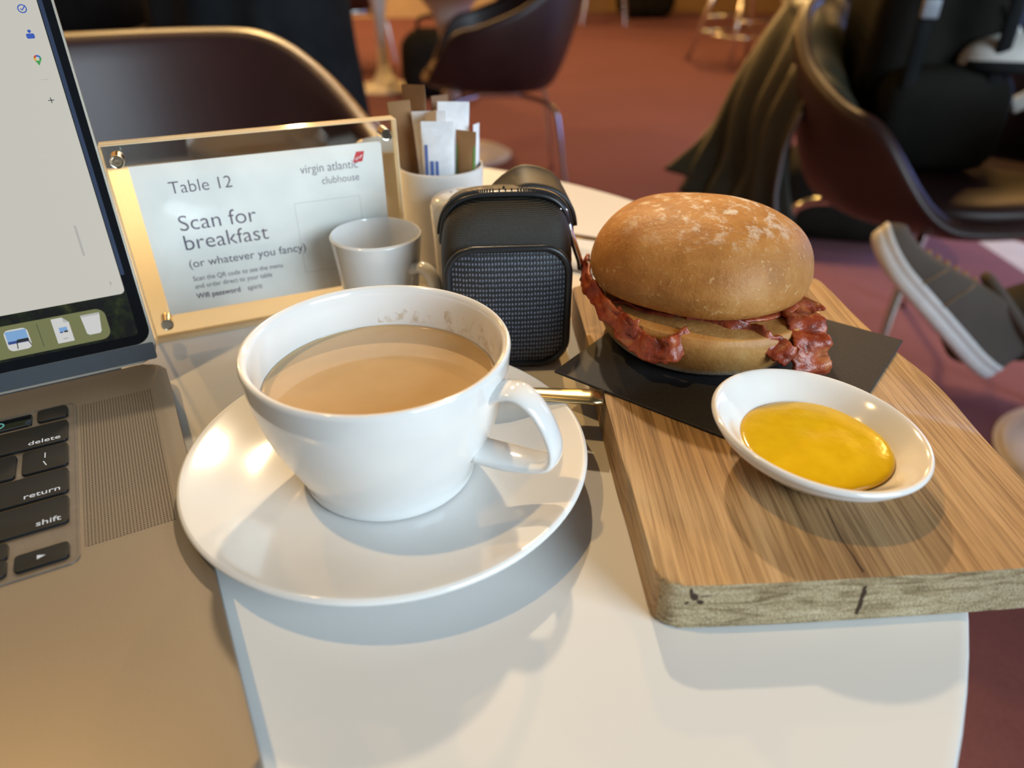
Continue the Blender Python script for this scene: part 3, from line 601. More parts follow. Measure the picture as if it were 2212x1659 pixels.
# ------------------------------------------------------------ black pouch
pc = thing('camera_pouch', 'small black zipped pouch with mesh front, lid flap open, beside the board', 'pouch', (-0.0035, 0.3530, 0), R(4))
PW, PD, PH = 0.0335, 0.0270, 0.0430
def pf(p):
    z = p.z + PH
    k = z / (2 * PH)
    if p.y < 0: p.y += 0.013 * max(k - 0.58, 0) / 0.42 * 1.0          # front leans back towards the zip
    p.x *= 1 - 0.05 * max(k - 0.7, 0) / 0.3
    p.y += 0.0009 * noise.noise((p.x * 70, p.z * 70, 2))
    p.z = z - 0.0035 * max(k - 0.85, 0) / 0.15 * abs(p.x / PW) ** 2
    return p
obj('body', superell('pouch', PW, PD, PH, 0.38, 0.34, 64, 40, pf), M['nylon'], pc)
# front mesh panel, piping around it
fy = -PD - 0.0012
pr_ = rrect(-0.0302, 0.0302, 0.0030, 0.0665, 0.0135, 10)
def pl(x, z): return fy + 0.0016 * ((x / 0.033) ** 2) + 0.010 * max((z - 0.050) / 0.016, 0) * 0.20
def panel_fn(u, v):
    a = 2 * pi * u; n_ = len(pr_); k = u * n_; i = int(k) % n_; t_ = k - int(k)
    x = pr_[i][0] * (1 - t_) + pr_[(i + 1) % n_][0] * t_; z = pr_[i][1] * (1 - t_) + pr_[(i + 1) % n_][1] * t_
    x = x * v; z = 0.035 + (z - 0.035) * v
    return (x, pl(x, z) - 0.0022 * (1 - v ** 3), z)
obj('mesh_front', grid('mesh_front', panel_fn, 44, 14, None, True), M['mesh_panel'], pc)
obj('piping', tube('piping', [(x, pl(x, z) - 0.0004, z) for x, z in pr_], 0.0018, 10, True), M['rubber'], pc)
# zip: tape and teeth along the rounded top, from side to side
def zipc(t_):
    a = pi * t_; x = -PW * 0.985 * math.copysign(abs(math.cos(a)) ** 0.55, math.cos(a)); z = 0.045 + 0.0428 * abs(math.sin(a)) ** 0.42
    return Vector((x, -0.0030, z - 0.0008))
zp = [zipc(0.04 + 0.92 * i / 60) for i in range(61)]
obj('zip_tape', tube('zip_tape', zp, 0.0016, 8, flat=((0, 1, 0), 2.4)), M['rubber'], pc)
tooth = box('tooth', -0.00038, 0.00038, -0.0011, 0.0011, -0.0006, 0.0009, 0.0002, 1)
bm = bmesh.new()
for i in range(2, 59):
    for q in (0, 0.5):
        p = zp[i].lerp(zp[i + 1], q); tn = (zp[i + 1] - zp[i - 1]).normalized(); up = Vector((0, -1, 0)).cross(tn); up = up if up.z > 0 else -up
        m4 = Matrix((tn, Vector((0, 1, 0)), up)).transposed().to_4x4(); m4.translation = p + up * 0.0017
        n0 = len(bm.verts); bm.from_mesh(tooth); bm.verts.ensure_lookup_table()
        bmesh.ops.transform(bm, matrix=m4, verts=bm.verts[n0:])
zt = obj('zip_teeth', bm_mesh('zip_teeth', bm), M['black_plastic'], pc, smooth=False); zt['kind'] = 'stuff'
# open lid: domed flap standing up behind the zip
def flap(u, v):
    a = pi * (0.06 + 0.88 * u); c_ = math.cos(a)
    x = -PW * 1.02 * math.copysign(abs(c_) ** 0.7, c_) * (1 - 0.10 * v); top = 0.0895 + 0.0010 * v
    z = 0.052 + (top - 0.052) * abs(math.sin(a)) ** 0.5 - 0.010 * (1 - v) * 0.4 - 0.004 * max(-x, 0) / PW * 1.2 - 0.0260 * max(-x / PW + 0.25, 0) ** 1.5
    return (x + 0.004, 0.010 + 0.022 * v + 0.004 * math.sin(pi * v), z)
fo = obj('lid_flap', grid('lid_flap', flap, 40, 10), M['flap'], pc); mod(fo, 'SOLIDIFY', thickness=0.003, offset=0)
# slider and pull tab on the right
obj('zip_slider', box('slider', 0.0247, 0.0287, -0.0062, 0.0000, 0.0765, 0.0800, 0.0010, 2), M['chrome'], pc)
ringp = [Vector((0.0300 + 0.0026 * math.cos(a * pi / 10) * 0.5, -0.0045, 0.0745 + 0.0042 * math.sin(a * pi / 10))) for a in range(20)]
obj('zip_ring', tube('zip_ring', ringp, 0.0008, 8, True), M['chrome'], pc)
pts = smooth_prof([(0.0322, -0.0050, 0.0715), (0.0338, -0.0060, 0.0650), (0.0362, -0.0070, 0.0580), (0.0385, -0.0075, 0.0515), (0.0390, -0.0075, 0.0475)], 6)
obj('pull_tab', tube('pull_tab', pts, [0.0010 + 0.0008 * min(i / 8, 1) for i in range(len(pts))], 10, flat=((0, 1, 0), 1.9)), M['chrome'], pc)

# ------------------------------------------------------------ oak board
bd = thing('serving_board', 'thick oak serving board with a wavy edge and a crack', 'board', (0, 0, 0))
Lp = [(0.0470, 0.1630), (0.0462, 0.1800), (0.0450, 0.2050), (0.0434, 0.2263), (0.0415, 0.2650), (0.0392, 0.3100), (0.0372, 0.3500), (0.0358, 0.3760), (0.0390, 0.3850), (0.0700, 0.3905), (0.1200, 0.3950), (0.1650, 0.3990), (0.1770, 0.3995), (0.1830, 0.3950), (0.1850, 0.3800), (0.1860, 0.3550), (0.1878, 0.3287), (0.1915, 0.3046), (0.1950, 0.2850), (0.1960, 0.2653), (0.1950, 0.2441), (0.1945, 0.2266), (0.1945, 0.2067), (0.1950, 0.1860), (0.1932, 0.1715), (0.1850, 0.1665), (0.1650, 0.1640), (0.1221, 0.1606), (0.0900, 0.1583), (0.0592, 0.1568), (0.0510, 0.1578)]
Lp = smooth_prof(Lp + [Lp[0]], 4)[:-1]
me = prism('board', Lp, 0.0004, 0.0207, 0.0016, 3); me.materials.append(M['oak']); me.materials.append(M['oak_end'])
for p in me.polygons:
    if p.center.y < 0.175 and p.normal.y < -0.55 and p.normal.z < 0.75: p.material_index = 1
    if p.center.y > 0.38 and p.normal.y > 0.6: p.material_index = 1
sharp(obj('plank', me, None, bd), 50)
def ribbon(pts, wds, name, z=0):
    v, f = [], []
    P = [Vector(p) for p in pts]
    for i, p in enumerate(P):
        tn = (P[min(i + 1, len(P) - 1)] - P[max(i - 1, 0)]).normalized(); nrm = Vector((0, 0, 1)) if abs(tn.z) < 0.5 else Vector((0, -1, 0))
        s_ = tn.cross(nrm).normalized() * wds[i]; v += [p - s_, p + s_]
    for i in range(len(P) - 1): f.append((2 * i, 2 * i + 1, 2 * i + 3, 2 * i + 2))
    return mesh(name, v, f)
ck = smooth_prof([(0.1140, 0.1930, 0.02077), (0.1133, 0.1785, 0.02077), (0.1141, 0.1700, 0.02077), (0.1143, 0.1660, 0.02077), (0.1147, 0.1625, 0.02077)], 4)
obj('crack', ribbon(ck, [0.00010 + 0.00030 * i / len(ck) for i in range(len(ck))], 'crack'), M['crack'], bd, smooth=False)
ck2 = [(0.1170, 0.1669, 0.0200), (0.1172, 0.1650, 0.0186), (0.1166, 0.1648, 0.0160), (0.1168, 0.1648, 0.0140), (0.1158, 0.1648, 0.0110), (0.1156, 0.1648, 0.0080), (0.1144, 0.1647, 0.0045), (0.1142, 0.1651, 0.0012)]
obj('crack', ribbon([(0.1147 + (0.0202 - z) * 0.07 + (x - 0.1170 + (0.0202 - z) * 0.16) * 0.8, 0.1598 + (x - 0.117) * 0.02 + (0.0 if 0.002 < z < 0.0185 else 0.0008), z) for x, y, z in ck2], [0.0005, 0.0007, 0.00045, 0.0007, 0.00042, 0.0006, 0.0004, 0.0005], 'crack'), M['crack'], bd, smooth=False)
for cx_, cz_, rx_, rz_, an in ((0.0590, 0.0155, 0.0012, 0.0018, 20), (0.0612, 0.0130, 0.0013, 0.0010, -30), (0.0578, 0.0176, 0.0005, 0.0022, 8), (0.0570, 0.0128, 0.0009, 0.0004, 40), (0.0625, 0.0158, 0.0018, 0.0003, 10)):
    q = []
    for i in range(14):
        a = 2 * pi * i / 14; rr_ = 1 + 0.35 * noise.noise((cx_ * 900, i * 1.7, 0)); x_ = rx_ * rr_ * math.cos(a); z_ = rz_ * rr_ * math.sin(a); c_, s_ = math.cos(R(an)), math.sin(R(an))
        q.append((cx_ + x_ * c_ - z_ * s_, 0.15665 + (cx_ - 0.0592) * 0.045, cz_ + x_ * s_ + z_ * c_))
    obj('knot_hole', mesh('knot', q, [tuple(range(14))]), M['crack'], bd, smooth=False)

# ------------------------------------------------------------ slate, roll, dish
sa = math.atan2(-0.61, 0.79)
sl = obj('serving_slate', box('slate', 0, 0.1232, 0, 0.1327, 0, 0.0013, 0.0003, 1), M['slate'], None, smooth=False)
sl.location = (0.0199, 0.2863, 0.0208); sl.rotation_euler = (0, 0, sa)
tag(sl, 'thin black square sheet between the bacon roll and the oak board', 'mat')
ZS = 0.0222
roll = thing('bacon_roll', 'round crusty bread roll filled with bacon on the black sheet', 'sandwich', (0.0945, 0.3240, ZS))
def lump(amp, fr, seed):
    def f(p):
        n_ = noise.noise((p.x * fr + seed, p.y * fr, p.z * fr)); k = 1 + amp * n_
        return Vector((p.x * k, p.y * k, p.z * (1 + amp * 0.6 * n_)))
    return f
def elong(f, sx_, sy_):
    def g(p): q = f(p); return Vector((q.x * sx_, q.y * sy_, q.z))
    return g
bb = obj('bottom_bun', lathe('bb', rprof([(0, 0.0), (0.036, 0.0), (0.0445, 0.0012), (0.0485, 0.0050), (0.0515, 0.0115), (0.0525, 0.0175), (0.0515, 0.0215), (0.0480, 0.0232), (0.030, 0.0238), (0, 0.0240)], 6), 96, elong(lump(0.035, 35, 3), 1.02, 0.99)), M['crust_base'], roll, loc=(0.0015, 0.0, 0))
tb_ = obj('top_bun', lathe('tb', rprof([(0, 0.0015), (0.030, 0.0010), (0.0455, 0.0004), (0.0508, 0.0030), (0.0535, 0.0090), (0.0535, 0.0150), (0.0508, 0.0235), (0.0445, 0.0315), (0.0340, 0.0375), (0.0200, 0.0412), (0.0090, 0.0425), (0, 0.0428)], 7), 128, elong(lump(0.05, 28, 11), 0.995, 0.985)), M['crust'], roll, loc=(-0.0020, 0.0055, 0.0250), rot=(R(-4), R(1.5), 0))
def rasher(pts, wid, wdir, seed, rip=0.0010, nw=9, name='bacon_rasher'):
    P = smooth_prof([tuple(p) for p in pts], 7); n_ = len(P); P = [Vector(p) for p in P]; wd0 = Vector(wdir).normalized()
    def f(u, v):
        k = u * (n_ - 1); i = int(min(k, n_ - 2)); p = P[i].lerp(P[i + 1], k - i); tn = (P[i + 1] - P[i]).normalized(); wv = (wd0 - tn * wd0.dot(tn)).normalized(); nm = tn.cross(wv)
        ww = wid * (0.85 + 0.25 * noise.noise((u * 7, seed, 3))); s_ = (v - 0.5)
        return p + wv * ww * s_ + nm * (rip * math.sin(u * 21 + seed) * (0.4 + 1.2 * v) + 0.0014 * noise.noise((u * 9, v * 4, seed))) + wv * 0.0016 * noise.noise((u * 26, v * 2, seed + 5)) * abs(s_) * 2
    o = obj(name, grid(name, f, 60, nw), M['bacon'], roll); mod(o, 'SOLIDIFY', thickness=0.0021, offset=0); mod(o, 'SUBSURF', levels=1, render_levels=1); return o
o0 = Vector((0.0990, 0.3385, ZS))
L = lambda *a: [Vector(p) - o0 for p in a]
rasher(L((0.0440, 0.3640, 0.0505), (0.0415, 0.3520, 0.0500), (0.0440, 0.3380, 0.0470), (0.0490, 0.3230, 0.0440), (0.0550, 0.3100, 0.0430), (0.0620, 0.3020, 0.0435)), 0.011, (0.35, 0.15, 0.9), 1.0)
rasher(L((0.0530, 0.3180, 0.0430), (0.0570, 0.3060, 0.0400), (0.0630, 0.2970, 0.0385), (0.0700, 0.2915, 0.0375), (0.0760, 0.2900, 0.0400), (0.0850, 0.2950, 0.0440)), 0.013, (0.1, 0.35, 0.9), 4.0)
rasher(L((0.0850, 0.3080, 0.0450), (0.1000, 0.3020, 0.0455), (0.1120, 0.2960, 0.0440), (0.1220, 0.2900, 0.0405), (0.1290, 0.2880, 0.0370)), 0.012, (0.1, 0.4, 0.8), 7.5)
rasher(L((0.1380, 0.3200, 0.0470), (0.1385, 0.3060, 0.0465), (0.1390, 0.2960, 0.0425), (0.1395, 0.2905, 0.0350), (0.1400, 0.2880, 0.0270)), 0.021, (1, 0.25, 0.0), 2.2, 0.0010, 14)
rasher(L((0.0620, 0.3400, 0.0465), (0.0850, 0.3250, 0.0468), (0.1100, 0.3200, 0.0470), (0.1330, 0.3290, 0.0470), (0.1440, 0.3350, 0.0460)), 0.040, (-0.3, 1, 0.0), 6.1, 0.0008, 10)

dn = Vector((0.122, 0.0, 1)).normalized()
ds = thing('sauce_dish', 'small white round dish of yellow mustard at the board front', 'dish', (0.1129, 0.2154, 0.0232)); ds.rotation_euler = (0, R(5.5), 0)
zf = 0.0180
obj('dish_body', lathe('dish_b', [(r, z + zf) for r, z in rprof([(0, -0.0172), (0.0165, -0.0172), (0.0178, -0.0180), (0.0195, -0.0176), (0.0225, -0.0150), (0.0290, -0.0105), (0.0350, -0.0062), (0.0372, -0.0040), (0.0380, -0.0022), (0.0392, -0.0014), (0.0398, 0.0), (0.0390, 0.0012), (0.0374, 0.0008), (0.0345, -0.0016), (0.0290, -0.0072), (0.0235, -0.0115), (0.018, -0.0135), (0, -0.0140)], 5)], 112), M['porcelain'], ds)
def mf(p):
    a = math.atan2(p.y, p.x); r_ = math.hypot(p.x, p.y); k = 1 + 0.035 * noise.noise((math.cos(a) * 1.3, math.sin(a) * 1.3, 4)) * (r_ / 0.027)
    return Vector((p.x * k, p.y * k, p.z + 0.0005 * noise.noise((p.x * 90, p.y * 90, 6)) * (1 - (r_ / 0.03) ** 2)))
obj('mustard', lathe('mustard', rprof([(0.0265, zf - 0.0105), (0.0280, zf - 0.0085), (0.0272, zf - 0.0073), (0.0250, zf - 0.0066), (0.018, zf - 0.0058), (0.009, zf - 0.0054), (0, zf - 0.0053)], 5), 80, mf, M=Matrix.Translation((0.0015, 0.0, 0)) @ Matrix.Rotation(R(-4.5), 4, 'Y')), M['mustard'], ds)

# ------------------------------------------------------------ napkin and cutlery behind the pouch
nk = obj('folded_napkin', grid('napkin', lambda u, v: (0.10 * (u - 0.5), 0.052 * (v - 0.5), 0.0015 + 0.0048 * max(math.sin(pi * v), 0) ** 0.5 + 0.0014 * math.sin(v * 16) * math.sin(pi * v) + 0.0006 * noise.noise((u * 6, v * 9, 2))), 30, 24), M['napkin'])
mod(nk, 'SOLIDIFY', thickness=0.0014, offset=-1); nk.location = (0.074, 0.4650, 0.0004); nk.rotation_euler = (0, 0, R(-28))
tag(nk, 'white folded paper napkin on the table behind the bread roll', 'napkin')
kn = thing('table_knife', 'shiny metal knife lying past the folded napkin', 'knife', (0.075, 0.5000, 0.0), R(-24))
obj('blade', prism('blade', [(-0.045, -0.006), (0.030, -0.008), (0.048, -0.004), (0.050, 0.006), (-0.045, 0.006)], 0.001, 0.0026, 0.0004, 1), M['steel'], kn)
obj('handle', tube('knife_handle', [(-0.045, 0, 0.004), (-0.08, 0, 0.0042), (-0.11, 0, 0.0042)], [0.0032, 0.0040, 0.0036], 14, flat=((0, 1, 0), 1.6)), M['steel'], kn)

# ------------------------------------------------------------ chairs
def chair_proto(label, loc, rz, group):
    t = thing('armchair', label, 'armchair', (loc[0], loc[1], FL), rz, group)
    def rim(a):         # a: 0 at the back, pi at the front
        x = abs(a) / pi
        if x < 0.22: h = 0.37
        elif x < 0.62: k = (x - 0.22) / 0.40; h = 0.37 - 0.17 * (k * k * (3 - 2 * k))
        elif x < 0.88: k = (x - 0.62) / 0.26; h = 0.20 - 0.185 * (k * k * (3 - 2 * k))
        else: h = 0.015
        return h
    def f(u, v):
        a = 2 * pi * u - pi; h = rim(a)
        ca_, sa_ = math.cos(a), math.sin(a)
        sg_ = lambda q: math.copysign(abs(q) ** 0.8, q)
        Xo = -0.275 * sg_(ca_) if ca_ > 0 else 0.285 * abs(sg_(ca_)); Yo = 0.325 * sg_(sa_)
        if v < 0.4: k = v / 0.4 * 0.70; return Vector((Xo * k, Yo * k, 0.415 + 0.012 * k))
        k = (v - 0.4) / 0.6; th = k * pi / 2
        fr_ = 0.70 + 0.26 * math.sin(th) + 0.05 * k * k
        z = 0.4235 + (h + 0.012) * (1 - math.cos(th)) ** 0.9
        back = max(math.cos(a), 0)
        return Vector((Xo * fr_ - 0.05 * back * (1 - math.cos(th)), Yo * fr_, z))
    me = grid('shell', f, 56, 22, None, True)
    bm = bmesh.new(); bm.from_mesh(me); bmesh.ops.remove_doubles(bm, verts=bm.verts, dist=1e-4); me = bm_mesh('shell', bm)
    o = obj('shell', me, M['leather'], t); mod(o, 'SOLIDIFY', thickness=0.030, offset=0); mod(o, 'SUBSURF', levels=1, render_levels=1)
    obj('seat_cushion', superell('cushion', 0.25, 0.24, 0.035, 0.6, 0.7, 40, 14, M=Matrix.Translation((0.02, 0, 0.462))), M['leather'], t)
    lg = tube('leg', smooth_prof([(0.06, 0.05, 0.375), (0.15, 0.13, 0.368), (0.205, 0.185, 0.345), (0.225, 0.205, 0.28), (0.262, 0.245, 0.0)], 5), 0.0095, 12)
    for a in (1, -1):
        for b in (1, -1):
            l_ = obj('leg', lg, M['chrome'], t); l_.scale = (a, b, 1)
    obj('leg_frame', box('leg_frame', -0.09, 0.09, -0.08, 0.08, 0.366, 0.398, 0.008, 2), M['chrome'], t)
    return t
GC = 'brown leather armchairs with steel legs'
ch = chair_proto('empty brown leather armchair pushed up to the table behind the sign', (-0.43, 0.76), R(-58), GC)
dup(ch, (-0.06, 3.02, FL), R(184), 'brown leather armchair seen side-on beside a white pedestal table base', GC)
dup(ch, (0.935, 1.555, FL), R(-80), 'brown leather armchair holding the dark backpack', GC)
dup(ch, (-1.02, 2.55, FL), R(215), 'brown leather armchair under the black coat', GC)
dup(ch, (-1.25, 6.3, FL), R(200), 'brown leather armchair beyond the far white pedestal table', GC)
dup(ch, (-2.45, 6.9, FL), R(60), 'distant brown leather armchair with pale wall behind its legs', GC)
dup(ch, (1.05, 9.0, FL), R(80), 'distant brown leather armchair near the dark holdall', GC)
dup(ch, (0.87, -0.34, FL), R(150), 'unseen brown leather armchair added to shade the carpet beside the laptop table', GC)  # out-of-view chair added to keep daylight off the carpet
dup(ch, (1.53, 0.03, FL), R(98), 'brown leather armchair of the person with crossed legs', GC)
tulip('tulip_table', 'white pedestal table beside the side-on armchair', (-0.275, 3.52), 0.42)
tulip('tulip_table', 'far white pedestal table past the black coat', (-0.877, 5.26), 0.42, base_r=0.235)
tulip('tulip_table', 'white pedestal table on the carpet past the board edge', (1.245, 1.105), 0.24, base_r=0.235)

# ------------------------------------------------------------ bar stool
bs = thing('bar_stool', 'tall chrome bar stool with foot rungs on the carpet', 'stool', (1.86, 6.35, FL), R(20))
def leg4(k, z):
    s_ = 0.30 - 0.17 * z / 0.74; return [(s_, s_), (-s_, s_), (-s_, -s_), (s_, -s_)][k]
for k in range(4):
    a, b = leg4(k, 0), leg4(k, 0.74); obj('leg', tube('leg', [(a[0], a[1], 0), (b[0], b[1], 0.74)], 0.020, 12), M['chrome'], bs)
for zz in (0.22, 0.33):
    for k in range(4):
        a, b = leg4(k, zz), leg4((k + 1) % 4, zz)
        if zz > 0.3 and k % 2: continue
        obj('rung', tube('rung', [(a[0], a[1], zz), (b[0], b[1], zz)], 0.013, 10), M['chrome'], bs)
obj('seat', superell('stool_seat', 0.20, 0.20, 0.03, 0.6, 0.9, 40, 12, M=Matrix.Translation((0, 0, 0.765))), M['leather'], bs)

# ------------------------------------------------------------ jacket over the right chair's back
def drape(name, label, cat, top, hem, mat, lining, nf, amp, over=0.16, seed=0, trim=True, inner=None):
    """cloth hanging from the curve top to the curve hem, tucked over the top by `over`"""
    T_ = [Vector(p) for p in smooth_prof(top, 8)]; H_ = [Vector(p) for p in smooth_prof(hem, 8)]
    t_ = thing(name, label, cat, (H_[0].x, H_[0].y, min(p.z for p in H_))); o_ = Vector(t_.location)
    def pick(Q, u): k = u * (len(Q) - 1); i = int(min(k, len(Q) - 2)); return Q[i].lerp(Q[i + 1], k - i)
    inn = Vector(inner)
    def f(u, v):
        a = pick(T_, u); b = pick(H_, u)
        if v < 0.22:
            k = 1 - v / 0.22; p = a + inn * over * math.sin(k * pi / 2) + Vector((0, 0, -over * 1.1 * (1 - math.cos(k * pi / 2)) + 0.012 * math.sin(k * pi))); w_ = 0.15
        else:
            k = (v - 0.22) / 0.78; p = a.lerp(b, k); p = p - inn * 0.035 * math.sin(min(k * 2.2, 1) * pi / 2); w_ = 0.25 + k
        g = math.sin(u * nf * 2 * pi + seed + 1.2 * noise.noise((u * 3, v * 2, seed))) * amp * w_ + amp * 1.2 * noise.noise((u * 5, v * 3.5, seed)) * w_
        return p - inn * g - o_ + Vector((0, 0, 0.01 * noise.noise((u * 6, v * 6, seed + 2))))
    m_ = grid(name, f, 90, 40)
    q = obj('cloth', m_, M[mat], t_); mod(q, 'SOLIDIFY', thickness=0.006, offset=1)
    if trim:
        obj('zip_edge', tube('zip_edge', [f(0.012, 0.3 + 0.66 * i / 24) + Vector((0, -0.006, 0)) for i in range(25)], 0.0038, 8), M['grey_plastic'], t_)
    return t_, f
drape('wax_jacket', 'olive waxed jacket hung over the back of the backpack chair', 'jacket',
      [(0.610, 1.540, -0.085), (0.605, 1.64, -0.030), (0.625, 1.77, 0.060), (0.69, 1.89, 0.100), (0.79, 1.97, 0.105)],
      [(0.640, 1.480, -0.42), (0.58, 1.54, -0.42), (0.52, 1.62, -0.38), (0.475, 1.69, -0.335), (0.435, 1.75, -0.290)], 'wax_jacket', 'wax_lining', 5.5, 0.030, 0.13, 1.5, True, (0.86, -0.5, 0))

# ------------------------------------------------------------ backpack on the right chair
bp = thing('backpack', 'dark canvas backpack standing on the armchair seat under the white cap', 'backpack', (0.865, 1.635, FL + 0.497), R(-8))
def bpf(p):
    k = (p.z + 0.24) / 0.48
    p.y += 0.015 * noise.noise((p.x * 9, p.z * 9, 3)); p.x += 0.018 * noise.noise((p.y * 9, p.z * 9, 9)); p.x *= 1 - 0.18 * max(k - 0.6, 0) / 0.4
    p.z += 0.24; return p
obj('main_bag', superell('main_bag', 0.145, 0.125, 0.24, 0.55, 0.5, 56, 36, bpf), M['pack_cloth'], bp)
def pk(p):
    p.y += 0.006 * noise.noise((p.x * 14, p.z * 14, 5)); return p
obj('front_pocket', superell('front_pocket', 0.120, 0.055, 0.100, 0.5, 0.45, 40, 24, pk, M=Matrix.Translation((0.01, -0.135, 0.102))), M['pack_cloth'], bp)
obj('top_flap', superell('top_flap', 0.150, 0.135, 0.045, 0.6, 0.5, 40, 16, pk, M=Matrix.Translation((0, -0.01, 0.455)) @ Matrix.Rotation(R(8), 4, 'X')), M['pack_cloth'], bp)
st = smooth_prof([(-0.075, -0.150, 0.47), (-0.080, -0.178, 0.38), (-0.078, -0.182, 0.28), (-0.075, -0.180, 0.10)], 6)
s1 = obj('strap', tube('strap', st, 0.0040, 8, flat=((1, 0, 0), 3.5)), M['black_cloth'], bp)
obj('strap', tube('strap', [(x + 0.15, y, z) for x, y, z in st], 0.0040, 8, flat=((1, 0, 0), 3.5)), M['black_cloth'], bp)
obj('buckle', box('buckle', -0.092, -0.062, -0.196, -0.182, 0.285, 0.318, 0.004, 2), M['grey_plastic'], bp)
obj('zip_pull', tube('zip_pull', [(0.06, -0.176, 0.16), (0.064, -0.178, 0.14), (0.072, -0.178, 0.118)], 0.0035, 8), M['steel'], bp)
obj('grab_handle', tube('grab_handle', smooth_prof([(-0.05, 0.06, 0.47), (-0.035, 0.07, 0.53), (0.035, 0.07, 0.53), (0.05, 0.06, 0.47)], 6), 0.008, 8), M['black_cloth'], bp)

cp = thing('cap', 'white cap with a dark strap lying on the side of the backpack', 'cap', (0.945, 1.480, -0.018), R(-6))
obj('crown', grid('crown', lambda u, v: (0.085 * math.cos(2 * pi * u) * math.sin(v * pi / 2), 0.050 * math.sin(2 * pi * u) * math.sin(v * pi / 2), 0.052 * math.cos(v * pi / 2) ** 0.8 + 0.004 * noise.noise((u * 5, v * 3, 2))), 36, 12, None, True), M['white_cloth'], cp)
obj('strap', tube('cap_strap', [(0.080 * math.cos(a), 0.050 * math.sin(a), 0.0) for a in [R(200 + 8 * i) for i in range(18)]] + [(0.105, -0.055, 0.001), (0.13, -0.05, 0.002)], 0.006, 8, flat=((0, 0, 1), 1.8)), M['black_cloth'], cp)
obj('tag', tube('cap_tag', [(0.01, 0.0, 0.05), (-0.004, 0.01, 0.075), (-0.02, 0.012, 0.10)], [0.006, 0.003, 0.0035], 8), M['white_cloth'], cp)
kc = obj('knitted_cloth', grid('kc', lambda u, v: (0.11 * (u - 0.5), 0.05 * (v - 0.5), 0.03 * u - 0.07 * abs(v - 0.35) + 0.006 * noise.noise((u * 8, v * 8, 1))), 24, 20), M['white_cloth'])
mod(kc, 'SOLIDIFY', thickness=0.006, offset=0); kc.location = (1.045, 1.53, -0.085); kc.rotation_euler = (0, 0, R(20)); tag(kc, 'white knitted cloth bunched between the backpack and the chair arm', 'cloth')

# ------------------------------------------------------------ coats and bags of the background
drape('black_coat', 'long black coat hung over an armchair back behind the sign', 'coat',
      [(-1.02, 2.28, 0.20), (-0.92, 2.20, 0.28), (-0.78, 2.18, 0.30), (-0.60, 2.25, 0.28), (-0.48, 2.36, 0.18)],
      [(-1.05, 2.20, -0.55), (-0.92, 2.10, -0.58), (-0.76, 2.07, -0.60), (-0.56, 2.12, -0.58), (-0.40, 2.24, -0.52)], 'black_cloth', None, 4, 0.02, 0.12, 4.0, False, (0.2, 0.98, 0))
def bag(label, loc, sx_, sy_, sz_, rz=0, mat='black_cloth'):
    b_ = thing('holdall', label, 'bag', (loc[0], loc[1], FL), rz)
    obj('bag_body', superell('bag', sx_, sy_, sz_, 0.6, 0.55, 40, 24, lambda p: Vector((p.x + 0.02 * noise.noise((p.y * 8, p.z * 8, loc[0])), p.y, p.z + sz_ + 0.02 * noise.noise((p.x * 7, p.y * 7, loc[1])))) ), M[mat], b_)
    obj('carry_handle', tube('carry', smooth_prof([(-sx_ * 0.45, 0, sz_ * 1.9), (-sx_ * 0.35, 0, sz_ * 2.3), (sx_ * 0.35, 0, sz_ * 2.3), (sx_ * 0.45, 0, sz_ * 1.9)], 5), 0.012, 8), M[mat], b_)
    return b_
bag('soft dark bag on the carpet beside the far pedestal table', (-0.50, 5.0), 0.22, 0.17, 0.20, R(15))
bag('dark bag on the carpet behind the backpack chair', (1.16, 2.45), 0.27, 0.17, 0.15, R(-8), 'pack_cloth')
bag('big dark holdall at the foot of the brown back wall', (1.66, 10.0), 0.36, 0.22, 0.24, R(5))
bag('bulky black bag on the carpet behind the laptop lid', (-1.75, 3.3), 0.36, 0.28, 0.42, R(20))

# ------------------------------------------------------------ person: crossed leg with sneaker
pe = thing('person', 'seated person in olive trousers and a grey sneaker, crossed leg showing', 'person', (0.66, 0.885, FL))
po = Vector(pe.location)
leg = smooth_prof([(0.628, 0.876, -0.283), (0.665, 0.886, -0.276), (0.720, 0.895, -0.270), (0.80, 0.91, -0.258), (0.92, 0.93, -0.238), (1.06, 0.95, -0.218), (1.16, 0.955, -0.205), (1.24, 0.90, -0.205), (1.29, 0.78, -0.190), (1.36, 0.50, -0.170), (1.42, 0.20, -0.165)], 5)
nl = len(leg); rl = [0.038, 0.046, 0.052, 0.055, 0.060, 0.064, 0.070, 0.075, 0.080, 0.088, 0.095]
rr = [p[0] for p in smooth_prof([(r_,) for r_ in rl], 5)]
tm = tube('trousers', [Vector(p) - po for p in leg], rr, 28)
for vv in tm.vertices:
    vv.co += vv.normal * (0.004 * noise.noise(vv.co * 22) + 0.002 * noise.noise(vv.co * 60))
obj('trousers', tm, M['trouser'], pe)
